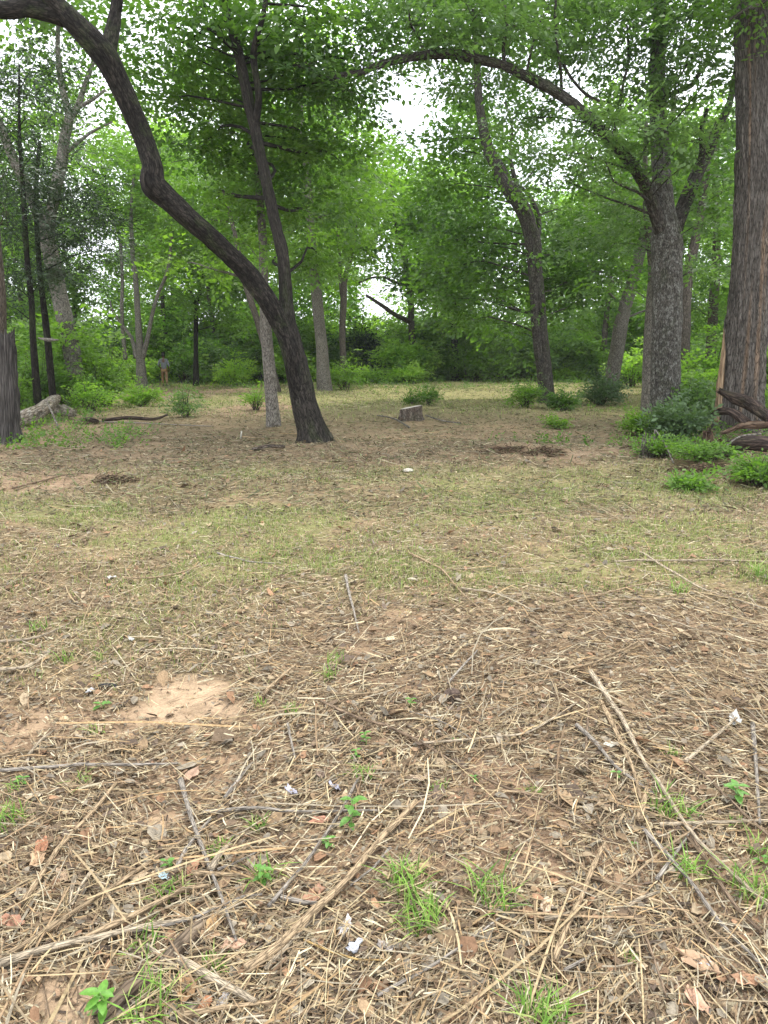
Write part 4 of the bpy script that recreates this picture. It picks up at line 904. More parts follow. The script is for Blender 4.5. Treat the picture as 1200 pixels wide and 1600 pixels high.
# local axes: -y faces the camera (the person's back), +y is forward
J = {'pel': (0, 0, .88), 'spn': (0, .01, 1.08), 'chs': (0, .02, 1.28), 'nk': (0, .03, 1.44), 'hd0': (0, .05, 1.53), 'hd1': (0, .06, 1.62), 'hd2': (0, .05, 1.69),
     'shl': (-.17, .02, 1.38), 'ell': (-.27, .02, 1.12), 'wrl': (-.20, .20, .98), 'shr': (.17, .02, 1.38), 'elr': (.25, -.02, 1.10), 'wrr': (.24, .08, .88),
     'hl': (-.09, 0, .84), 'kl': (-.10, .16, .48), 'al': (-.10, .06, .09), 'tl': (-.10, .22, .03), 'hr': (.09, 0, .84), 'kr': (.10, .02, .46), 'ar': (.11, -.20, .12), 'tr': (.11, -.08, .03),
     'pml': (-.18, .27, .95), 'pmr': (.24, .11, .81)}
names = list(J); ix = {n_: i_ for i_, n_ in enumerate(names)}
E = [('pel', 'spn'), ('spn', 'chs'), ('chs', 'nk'), ('nk', 'hd0'), ('hd0', 'hd1'), ('hd1', 'hd2'), ('chs', 'shl'), ('shl', 'ell'), ('ell', 'wrl'), ('chs', 'shr'), ('shr', 'elr'), ('elr', 'wrr'),
     ('pel', 'hl'), ('hl', 'kl'), ('kl', 'al'), ('al', 'tl'), ('pel', 'hr'), ('hr', 'kr'), ('kr', 'ar'), ('ar', 'tr'), ('wrl', 'pml'), ('wrr', 'pmr')]
Rd = {'pel': (.14, .10), 'spn': (.13, .09), 'chs': (.15, .10), 'nk': .05, 'hd0': (.065, .075), 'hd1': (.078, .092), 'hd2': (.06, .07), 'shl': .055, 'ell': .042, 'wrl': .028, 'shr': .055, 'elr': .042, 'wrr': .028,
      'hl': .085, 'kl': .055, 'al': .036, 'tl': .032, 'hr': .085, 'kr': .055, 'ar': .036, 'tr': .032, 'pml': (.034, .018), 'pmr': (.034, .018)}
pts = [J[n_] for n_ in names]; rad = [Rd[n_] for n_ in names]; edges = [(ix[a_], ix[b_]) for a_, b_ in E]
for hand, dx, dirv in (('pml', -1, Vector((.25, .75, -.45))), ('pmr', 1, Vector((.05, .3, -.95)))):
    for f_ in range(5):
        base_ = Vector(J[hand]); off = Vector(((f_ - 1.5) * .018 if f_ < 4 else -.03 * dx, 0, 0))
        d1 = dirv.normalized() * ((.045, .05, .047, .036, .03)[f_]); p1 = base_ + off * .8 + d1 * .7; p2 = base_ + off + d1 * 1.5 + Vector((0, .01, 0))
        n0 = len(pts); pts += [tuple(p1), tuple(p2)]; rad += [.010, .008]; edges += [(ix[hand], n0), (n0, n0 + 1)]
skin_obj('body', pts, edges, rad, skinm, person, 2)
def garment(name, ks, ed, rr_, mat, rootk):
    return skin_obj(name, [J[k_] if k_ in J else k_ for k_ in ks], ed, rr_, mat, person, 2, rootk)
garment('shirt', [(0, 0, .86), 'spn', 'chs', (0, .03, 1.40), 'shl', (-.225, .02, 1.24), 'ell', 'shr', (.215, 0, 1.23), 'elr', (-.25, .08, 1.06), (.245, .02, 1.03)],
        [(0, 1), (1, 2), (2, 3), (2, 4), (4, 5), (5, 6), (2, 7), (7, 8), (8, 9), (6, 10), (9, 11)], [(.165, .12), (.15, .11), (.17, .12), (.07, .06), .075, .065, .06, .075, .065, .06, .05, .05], plain('grey_jersey', (.17, .18, .20), .9, .3, 9), 1)
garment('trousers', ['pel', 'hl', 'kl', (-.10, .07, .13), 'hr', 'kr', (.11, -.18, .15)], [(0, 1), (1, 2), (2, 3), (0, 4), (4, 5), (5, 6)], [(.155, .115), .10, .078, .062, .10, .078, .062], plain('tan_trousers', (.25, .155, .08), .9, .3, 8), 0)
garment('shoe', [(-.10, .03, .05), (-.10, .14, .04), (-.10, .25, .035)], [(0, 1), (1, 2)], [.05, .048, .038], plain('shoe_dark', (.05, .04, .035), .7), 1)
garment('shoe', [(.11, -.22, .08), (.11, -.12, .05), (.11, -.02, .035)], [(0, 1), (1, 2)], [.05, .048, .038], bpy.data.materials['shoe_dark'], 1)
garment('hair', [(0, .02, 1.60), (0, .025, 1.665), (0, .04, 1.70)], [(0, 1), (1, 2)], [(.088, .085), (.095, .10), (.07, .085)], plain('black_hair', (.012, .01, .01), .8), 1)
for sgn in (-1, 1):
    garment('ear', [(sgn * .082, .06, 1.59), (sgn * .087, .058, 1.625)], [(0, 1)], [.012, .014], skinm, 0)
garment('nose', [(0, .145, 1.62), (0, .158, 1.592)], [(0, 1)], [.010, .014], skinm, 0)
for ch in person.children:
    for v_ in ch.data.polygons: v_.use_smooth = True
# ------------------------------------------------------------------ loose litter
def cols(pal, n, var=.18):
    pal = np.array(pal) * [.95, 1.0, .97]; c = pal[RNG.integers(0, len(pal), n)] * (1 + RNG.normal(0, var, (n, 1))); return np.clip(c, .01, .8)
STRAW = [(.44, .34, .21), (.38, .28, .165), (.33, .24, .145), (.52, .43, .30), (.20, .14, .09), (.28, .21, .14), (.33, .27, .20), (.27, .18, .11), (.22, .145, .09), (.13, .09, .06), (.37, .24, .13)]
CHIP = [(.33, .235, .15), (.22, .15, .10), (.45, .35, .23), (.13, .09, .06), (.27, .17, .11), (.17, .12, .085), (.09, .065, .05), (.38, .31, .21), (.24, .20, .15), (.19, .15, .10)]
DEAD = [(.27, .18, .11), (.21, .135, .085), (.34, .25, .165), (.16, .11, .075), (.27, .22, .17), (.29, .165, .10), (.12, .085, .065), (.20, .165, .13)]
def scatter(n, y0, y1, pw=1.0, thin=.92, slope=.64, add=1.2):
    k = RNG.random(n)
    y_ = y0 * (y1 / y0) ** k if pw == 1 else (y0 ** pw + k * (y1 ** pw - y0 ** pw)) ** (1 / pw)
    x_ = RNG.uniform(-1, 1, n) * (slope * y_ + add)
    bare = np.maximum(.93 * emask(SAND, x_, y_, 1.1, .5), .5 * sstep(fbm(x_ * 1.7 + 40, y_ * 1.7, 3), .56, .68))
    red = emask(RED, x_, y_) * .45
    kp = RNG.random(n) > np.maximum(bare * thin, red)
    return x_[kp], y_[kp]
def strips(name, n, y0, y1, len_, wid, pal, label, lift=.03, tiltv=.12, curve=.15, scy=.0, seg=2, pw=1.0, mat='litter', up=0.0, thin=.92, mask=None, addz=0.0):
    x_, y_ = scatter(n, y0, y1, pw, thin)
    if mask is not None:
        kp = mask(x_, y_); x_, y_ = x_[kp], y_[kp]
    n = len(x_); Ln = np.exp(RNG.normal(math.log(len_), .55, n)) * (1 + scy * y_); Wd = wid * RNG.uniform(.5, 1.6, n) * (1 + scy * y_)
    th = RNG.uniform(0, math.pi, n) * .8 + fbm(x_ * .8, y_ * .8, 2) * 4
    d = np.stack([np.cos(th), np.sin(th), RNG.normal(0, tiltv, n)], -1); sd_ = np.stack([-np.sin(th), np.cos(th), RNG.normal(0, .45, n)], -1)
    P = np.stack([x_, y_, height(x_, y_) + RNG.random(n) ** 2 * lift + .002 + addz], -1)
    bend = RNG.normal(0, curve, n) * Ln; V = np.empty((n, (seg + 1) * 2, 3))
    for k in range(seg + 1):
        t = k / seg - .5; c = P + d * (t * Ln)[:, None] + sd_ * ((.25 - t * t) * bend)[:, None]
        wk = (Wd * (1 if 0 < k < seg else .7))[:, None]
        V[:, 2 * k] = c + sd_ * wk * .5; V[:, 2 * k + 1] = c - sd_ * wk * .5
    g0 = height(V[..., 0].ravel(), V[..., 1].ravel()).reshape(V.shape[:2]); V[..., 2] = np.maximum(V[..., 2], g0 + .001)
    base_ = (np.arange(n) * (seg + 1) * 2)[:, None]
    Q = np.concatenate([base_ + np.array([2 * k, 2 * k + 1, 2 * k + 3, 2 * k + 2]) for k in range(seg)])
    c = cols(pal, n); C_ = np.repeat(np.concatenate([c, np.ones((n, 1))], 1), (seg + 1) * 2, 0)
    o = link(name, np_mesh(name, V.reshape(-1, 3), Q, {'Col': C_}), M[mat]); return tag(o, label[0], label[1], None, 'stuff')
strips('straw_litter', 88000, .8, 4, .05, .0025, STRAW, ('dense layer of dry straw and stems over the near ground', 'straw'), .035, .10, .12, .04)
strips('fine_straw', 60000, 4, 12, .055, .0028, STRAW, ('fine dry straw matted over the farther ground', 'straw'), .035, .10, .12, .05, 1)
strips('long_stalks', 2600, .9, 14, .22, .0040, STRAW, ('longer dry stalks scattered over the litter', 'straw'), .05, .04, .12, .03, 3)
strips('bark_chips', 125000, .8, 14, .018, .0075, CHIP, ('small bark chips and leaf crumbs covering the soil', 'litter'), .015, .2, .2, .07, 1)
strips('brush_clippings', 110000, 6.5, 40, .045, .012, [(.13, .125, .06), (.10, .11, .05), (.22, .18, .11), (.16, .125, .08), (.29, .24, .15), (.09, .07, .045), (.20, .21, .10), (.11, .10, .06)], ('shredded brush clippings over the middle of the clearing', 'clippings'), .05, .3, .2, .025, 1, .7)  # palette of real clippings, darkened to add shade under the trees
strips('far_stalks', 8000, 8, 34, .18, .005, STRAW[1:], ('pale stalks strewn across the middle of the clearing', 'straw'), .07, .06, .1, .02, 2, .6)
strips('fallen_stalks', 300, 1.0, 5, .36, .0052, [STRAW[k] for k in (1, 2, 5, 6, 8)], ('long dry stalks lying tangled on the right of the foreground', 'straw'), .05, .03, .14, .0, 4, addz=.012,
       mask=lambda x_, y_: (x_ > .12 * y_) | ((x_ < -.3 * y_) & (y_ < 2)))
# fallen leaves: curled six sided blades
x_, y_ = scatter(17000, .8, 12, 1, .9); n = len(x_)
th = RNG.uniform(0, 6.28, n); sz = np.exp(RNG.normal(math.log(.026), .4, n)) * (1 + .04 * y_)
T = np.array([(-.5, 0, 0), (-.2, .28, .10), (.25, .24, .12), (.55, 0, .05), (.25, -.24, .14), (-.2, -.28, .08), (0.02, 0, -.03)])
Rz = np.stack([np.stack([np.cos(th), -np.sin(th), 0 * th], -1), np.stack([np.sin(th), np.cos(th), 0 * th], -1), np.stack([RNG.normal(0, .3, n), RNG.normal(0, .3, n), 1 + 0 * th], -1)], 1)
TT = T[None] * (1 + RNG.normal(0, .18, (n, 7, 3))); TT[..., 2] *= RNG.uniform(-.6, 2, (n, 1))
V = np.einsum('nij,nvj->nvi', Rz, TT) * sz[:, None, None] + np.stack([x_, y_, height(x_, y_) + .004 + RNG.random(n) * .018], -1)[:, None]
b_ = (np.arange(n) * 7)[:, None]; Q = np.concatenate([b_ + np.array([6, a_, (a_ + 1) % 6]) for a_ in range(6)])
C_ = np.repeat(np.concatenate([cols(DEAD, n), np.ones((n, 1))], 1), 7, 0)
tag(link('dead_leaves', np_mesh('dead_leaves', V.reshape(-1, 3), Q, {'Col': C_}), M['litter']), 'brown dead leaves scattered over the clearing floor', 'dead leaves', None, 'stuff')
# soil crumbs (tiny tetra clods)
x_, y_ = scatter(17000, .8, 8, 1, .35); n = len(x_); sz = RNG.uniform(.002, .007, n) * (1 + .1 * y_)
T = np.array([(1, 0, 0), (-.5, .9, .1), (-.6, -.8, 0), (.1, 0, 1.1)]); TT = T[None] * (1 + RNG.normal(0, .3, (n, 4, 3)))
V = TT * sz[:, None, None] + np.stack([x_, y_, height(x_, y_)], -1)[:, None]; b_ = (np.arange(n) * 4)[:, None]
Q = np.concatenate([b_ + np.array(t_) for t_ in ((0, 1, 3), (1, 2, 3), (2, 0, 3))])
tag(link('soil_crumbs', np_mesh('soil_crumbs', V.reshape(-1, 3), Q, {'Col': np.repeat(np.concatenate([cols([(.22, .14, .09), (.30, .20, .12), (.13, .09, .06), (.40, .28, .17)], n), np.ones((n, 1))], 1), 4, 0)}), M['litter']), 'small soil crumbs scattered over the ground', 'soil crumbs', None, 'stuff')

# grass
GR = [(.17, .31, .05), (.21, .36, .06), (.28, .42, .08), (.13, .25, .04), (.36, .42, .13)]
GRY = [(.30, .34, .10), (.38, .38, .15), (.24, .31, .07), (.42, .38, .20), (.18, .26, .06)]
def blades(P, hgt, wid, lean, pal, seg=2):
    n = len(P); az = RNG.uniform(0, 6.28, n); d = np.stack([np.cos(az), np.sin(az), 0 * az], -1); sd_ = np.stack([-np.sin(az), np.cos(az), 0 * az], -1)
    V = np.empty((n, seg * 2 + 1, 3))
    for k in range(seg + 1):
        t = k / seg; c = P + d * (lean * t * t)[:, None] * hgt[:, None]; c[:, 2] += hgt * t * (1 - .35 * t * np.clip(lean, 0, 1.5))
        if k < seg:
            wk = (wid * (1 - .55 * t))[:, None] * .5; V[:, 2 * k] = c + sd_ * wk; V[:, 2 * k + 1] = c - sd_ * wk
        else: V[:, -1] = c
    b_ = (np.arange(n) * (seg * 2 + 1))[:, None]
    Q = [np.concatenate([b_ + np.array([2 * k, 2 * k + 1, 2 * k + 3, 2 * k + 2]) for k in range(seg - 1)]), b_ + np.array([seg * 2 - 2, seg * 2 - 1, seg * 2])]
    C_ = np.repeat(np.concatenate([cols(pal, n), np.ones((n, 1))], 1), seg * 2 + 1, 0)
    return V.reshape(-1, 3), Q, C_
def grass_field(name, n, y0, y1, h_, w_, pal, label, pw=1.0, scy=.04, thr=None):
    x_, y_ = scatter(n, y0, y1, pw, .95)
    kp = RNG.random(len(x_)) < green_mask(x_, y_) * sstep(fbm(x_ * 4 + 3, y_ * 4, 3), .34, .52)
    x_, y_ = x_[kp], y_[kp]; n = len(x_); P = np.stack([x_, y_, height(x_, y_)], -1)
    V, Q, C_ = blades(P, h_ * RNG.uniform(.5, 1.5, n) * (1 + scy * y_), w_ * RNG.uniform(.6, 1.4, n) * (1 + scy * 2 * y_), RNG.uniform(.1, 1.1, n), pal)
    tag(link(name, np_mesh(name, V, Q, {'Col': C_}), M['green']), label, 'grass', None, 'stuff')
grass_field('sparse_grass', 40000, 2.4, 4.6, .035, .003, GRY, 'sparse thin grass on the left of the nearer clearing')
grass_field('short_grass', 130000, 4.2, 10.8, .040, .0034, GRY, 'thin short green grass in a band across the clearing')
grass_field('far_grass', 65000, 17, 55, .07, .008, GRY, 'yellow green grass at the far end of the clearing', .6, .02)

def tuft(px, py, hpx, n, label, spread=.5, pal=GR, lean=(.1, 1.3)):
    b0 = ground(px, py); dist = np.linalg.norm(b0 - [0, 0, 1.5]); h_ = hpx * .8 / F * dist
    r_ = h_ * spread * 1.2; a_ = RNG.uniform(0, 6.28, n); q = RNG.random(n) ** .5 * r_
    P = np.stack([b0[0] + q * np.cos(a_), b0[1] + q * np.sin(a_), 0 * q], -1); P[:, 2] = height(P[:, 0], P[:, 1])
    V, Q, C_ = blades(P, h_ * RNG.uniform(.5, 1.15, n), RNG.uniform(.003, .0062, n), RNG.uniform(lean[0], lean[1], n), pal, 4)
    tag(link('grass_tuft', np_mesh('grass_tuft', V, Q, {'Col': C_}), M['green']), label, 'grass tuft')
for a_ in [(632, 1385, 52, 70, 'upper of the two adjoining green grass tufts right of the long split stalk'), (656, 1440, 62, 90, 'lower, fullest green grass tuft right of the long split stalk'),
           (772, 1410, 62, 60, 'wide green grass tuft right of the two adjoining tufts'), (1046, 1272, 50, 55, 'bright grass tuft under the long grey stalk on the right'),
           (850, 1600, 60, 90, 'grass tuft cut by the bottom edge right of centre'), (15, 1290, 46, 50, 'grass tuft at the left edge'), (340, 1335, 30, 45, 'grass tuft beside the short fat stalk at lower left'),
           (330, 1518, 30, 40, 'low grass tuft right of the rotten log piece'), (236, 1582, 70, 40, 'long bladed grass at the end of the rotten log piece'), (405, 1294, 26, 40, 'small grass tuft left of the tall seedling'),
           (266, 1400, 40, 30, 'thin grass tuft below the blue scrap'), (222, 1490, 46, 24, 'thin grass beside the rotten log piece'), (20, 1240, 26, 20, 'faint grass tuft near the left edge above the larger one'),
           (415, 1375, 40, 30, 'grass growing round the small seedling left of the long split stalk'), (566, 1215, 34, 35, 'pale grass tuft above the tall seedling'), (1078, 1370, 46, 45, 'grass tuft between the crossing stalks at lower right'),
           (1180, 1400, 60, 50, 'loose grass tuft at the right edge'), (1190, 1340, 40, 30, 'small grass tuft near the right edge above the loose one'), (512, 1060, 30, 30, 'thin pale grass tuft at centre left of the dark lump'),
           (525, 1035, 30, 30, 'thin yellowish grass tuft above the centre'), (455, 1115, 24, 30, 'grass tuft right of the sandy patch'), (405, 1105, 22, 25, 'little grass tuft at the right rim of the sandy patch'),
           (1060, 925, 30, 40, 'pale grass tuft below the long diagonal stalk at right'), (1050, 1180, 26, 22, 'faint grass tuft below the crossing grey stalks'), (830, 1240, 24, 20, 'tiny grass tuft right of the long dark stick'),
           (150, 1145, 24, 14, 'thin grass left of the sandy patch'), (130, 1225, 30, 18, 'sparse grass above the long diagonal straw at left'), (545, 1260, 20, 14, 'grass at the foot of the tall seedling'), (683, 1235, 24, 24, 'small pale tuft on the long dark stick'),
           (1150, 1290, 18, 18, 'small grass below the right hand seedling'), (985, 1500, 20, 16, 'tiny tuft with yellow tip at lower right'), (60, 985, 26, 30, 'grass tuft near the left edge beyond the sandy patch'), (100, 1035, 26, 26, 'grass tuft behind the sandy patch at left'),
           (160, 1030, 22, 16, 'single upright grass sprig behind the sandy patch'), (1190, 900, 36, 60, 'grass tuft at the right edge beyond the long diagonal stalk')]:
    tuft(*a_)

# seedlings with separate leaves
def leaf_mesh(L_, W_, cup=.15):
    V = []; prof = [(0, 0), (.2, .7), (.45, 1), (.7, .8), (.9, .35), (1, 0)]
    for t_, w_ in prof: V += [(t_ * L_, w_ * W_ / 2, cup * w_ * W_), (t_ * L_, 0, 0), (t_ * L_, -w_ * W_ / 2, cup * w_ * W_)]
    Q = []
    for k in range(5):
        for s_ in (0, 1): Q.append([3 * k + s_, 3 * k + s_ + 1, 3 * k + s_ + 4, 3 * k + s_ + 3])
    V = np.array(V); V[:, 2] -= .25 * (V[:, 0] / L_) ** 2 * L_
    return V, np.array(Q)
fresh = {}
def seedling(px, py, hpx, lpx, leaves, label, c=(.13, .30, .05)):
    b0 = ground(px, py); dist = np.linalg.norm(b0 - [0, 0, 1.5]); h_ = hpx / F * dist; L_ = lpx * .62 / F * dist
    root = empty('seedling', b0, label, 'seedling'); tb = Tubes()
    top_ = b0 + [RNG.normal(0, .01), RNG.normal(0, .01), h_]
    tb.add(np.array([b0 - [0, 0, .01], (b0 + top_) / 2 + [.004, 0, 0], top_]), np.array([.003, .0025, .0015]), 6)
    key = c
    if key not in fresh:
        m_, t_, out_ = nodes('seedling_leaf'); p_ = N(t_, 'ShaderNodeBsdfPrincipled', Roughness=.5); tl = N(t_, 'ShaderNodeBsdfTranslucent')
        tcx = N(t_, 'ShaderNodeTexCoord'); n_ = N(t_, 'ShaderNodeTexNoise', Scale=90.0, Detail=3.0); t_.links.new(tcx.outputs['Object'], n_.inputs['Vector'])
        cc_ = ramp(t_, n_.outputs['Fac'], [(.3, tuple(v * .7 for v in c)), (.7, tuple(v * 1.25 for v in c))])
        t_.links.new(cc_, p_.inputs['Base Color']); t_.links.new(cc_, tl.inputs['Color'])
        ms = N(t_, 'ShaderNodeMixShader'); ms.inputs[0].default_value = .4; t_.links.new(p_.outputs[0], ms.inputs[1]); t_.links.new(tl.outputs[0], ms.inputs[2]); t_.links.new(ms.outputs[0], out_.inputs[0]); fresh[key] = m_
    for i_ in range(leaves):
        tt = 1 - .8 * (i_ // 2) / max(1, leaves / 2); az = (i_ % 2) * math.pi + (i_ // 2) * 1.3 + RNG.normal(0, .3); ll = L_ * RNG.uniform(.7, 1.1)
        V, Q = leaf_mesh(ll, ll * .5)
        R_ = Matrix.Rotation(az, 3, 'Z') @ Matrix.Rotation(-RNG.uniform(.0, .5), 3, 'Y'); V = V @ np.array(R_).T + (b0 + (top_ - b0) * tt)
        link('leaf', np_mesh('leaf', V, Q, None, True), fresh[key], root)
    link('stem', tb.mesh('stem'), bpy.data.materials.get('stem_green') or plain('stem_green', (.16, .22, .07)), root)
for a_ in [(546, 1300, 52, 34, 9, 'tall seedling with opposite leaves in the centre of the foreground'), (512, 1326, 12, 20, 6, 'tiny low seedling left of the tall one'), (410, 1380, 26, 26, 9, 'round leafed seedling inside grass left of the long split stalk'),
           (1150, 1255, 26, 30, 9, 'round leafed seedling right of the long grey stalk'), (1095, 1275, 8, 16, 4, 'tiny seedling on the straw right of the bright grass tuft'), (168, 1590, 40, 34, 12, 'bushy clover like seedling at the bottom left edge', (.14, .33, .04)),
           (985, 1320, 6, 12, 4, 'two leafed sprout left of the crossing stalks'), (748, 1222, 10, 13, 5, 'bright sprout below the long dark stick'), (572, 1165, 18, 18, 7, 'light green sprout on the long dark stick'),
           (555, 1190, 14, 16, 7, 'light green sprig left of the sprout on the dark stick'), (268, 1362, 20, 22, 5, 'seedling above the blue scrap'), (712, 1160, 8, 10, 4, 'tiny sprout beside a thin stick right of centre'), (30, 1228, 10, 18, 6, 'flat green seedling near the left edge'),
           (150, 1062, 8, 14, 4, 'yellowish flat weed behind the black hole', (.30, .36, .06)), (162, 1106, 8, 24, 4, 'bladed weed at the left rim of the sandy patch'), (970, 1218, 10, 14, 4, 'small sprout left of the bright grass tuft'), (1185, 1350, 14, 18, 5, 'round leafed sprout at the right edge'),
           (640, 1105, 14, 16, 6, 'sprig by the end of the long dark stick'), (1170, 1400, 12, 18, 5, 'pale sprout in the loose grass at the right edge', (.22, .34, .08)), (432, 925, 5, 9, 4, 'tiny yellow leafed sprout in the straw left of the bent grey stick', (.5, .5, .1))]:
    seedling(*a_)

# individually visible sticks and stalks: pixel path, width, colour, label
SC = {k: bark_mat('stick_' + k, tuple(v * .45 for v in c), c, tuple(min(.85, v * 1.45) for v in c), (30, 30, 5), .5)
      for k, c in dict(tan=(.42, .31, .19), pale=(.50, .41, .29), grey=(.34, .30, .25), brown=(.25, .18, .12), dark=(.11, .08, .06), gold=(.55, .38, .16)).items()}
def stick(path, wd, c, label, name='fallen_stick', cat='stick', h0=.02, lift=0.0, sides=8):
    wd *= .8 if c in ('grey', 'brown') else .88
    P = []
    for i_, (a_, b_) in enumerate(path):
        P.append(ground(a_, b_)); 
    R = []
    for i_, p_ in enumerate(P):
        dist = np.linalg.norm(p_ - [0, 0, 1.5]); R.append(wd / F * dist / 2 * (1 - .45 * i_ / max(1, len(P) - 1)))
    if len(P) == 2:
        m_ = (P[0] + P[1]) / 2; L_ = np.linalg.norm(P[1] - P[0]); m_ = m_ + np.array([RNG.normal(0, .012), RNG.normal(0, .012), 0]) * L_
        P = [P[0], m_, P[1]]; R = [R[0], (R[0] + R[1]) / 2, R[1]]
    P, R = catmull(P, R, .05)
    g_ = height(P[:, 0], P[:, 1]); # smooth the ground line so a stiff stick spans the dips
    k_ = max(3, len(P) // 2); pad = np.pad(g_, (k_, k_), 'edge'); sm_ = np.convolve(pad, np.ones(2 * k_ + 1) / (2 * k_ + 1), 'valid')
    P[:, 2] = np.maximum(sm_, g_) + R * .8 + h0 + lift * np.sin(np.linspace(0, math.pi, len(P)))
    R = R * (1 + .12 * RNG.normal(size=len(R)) * .5); tb = Tubes(); tb.add(P, R, sides, rough=.18, seed=RNG.random() * 30)
    tag(link(name, tb.mesh(name), SC[c]), label, cat)
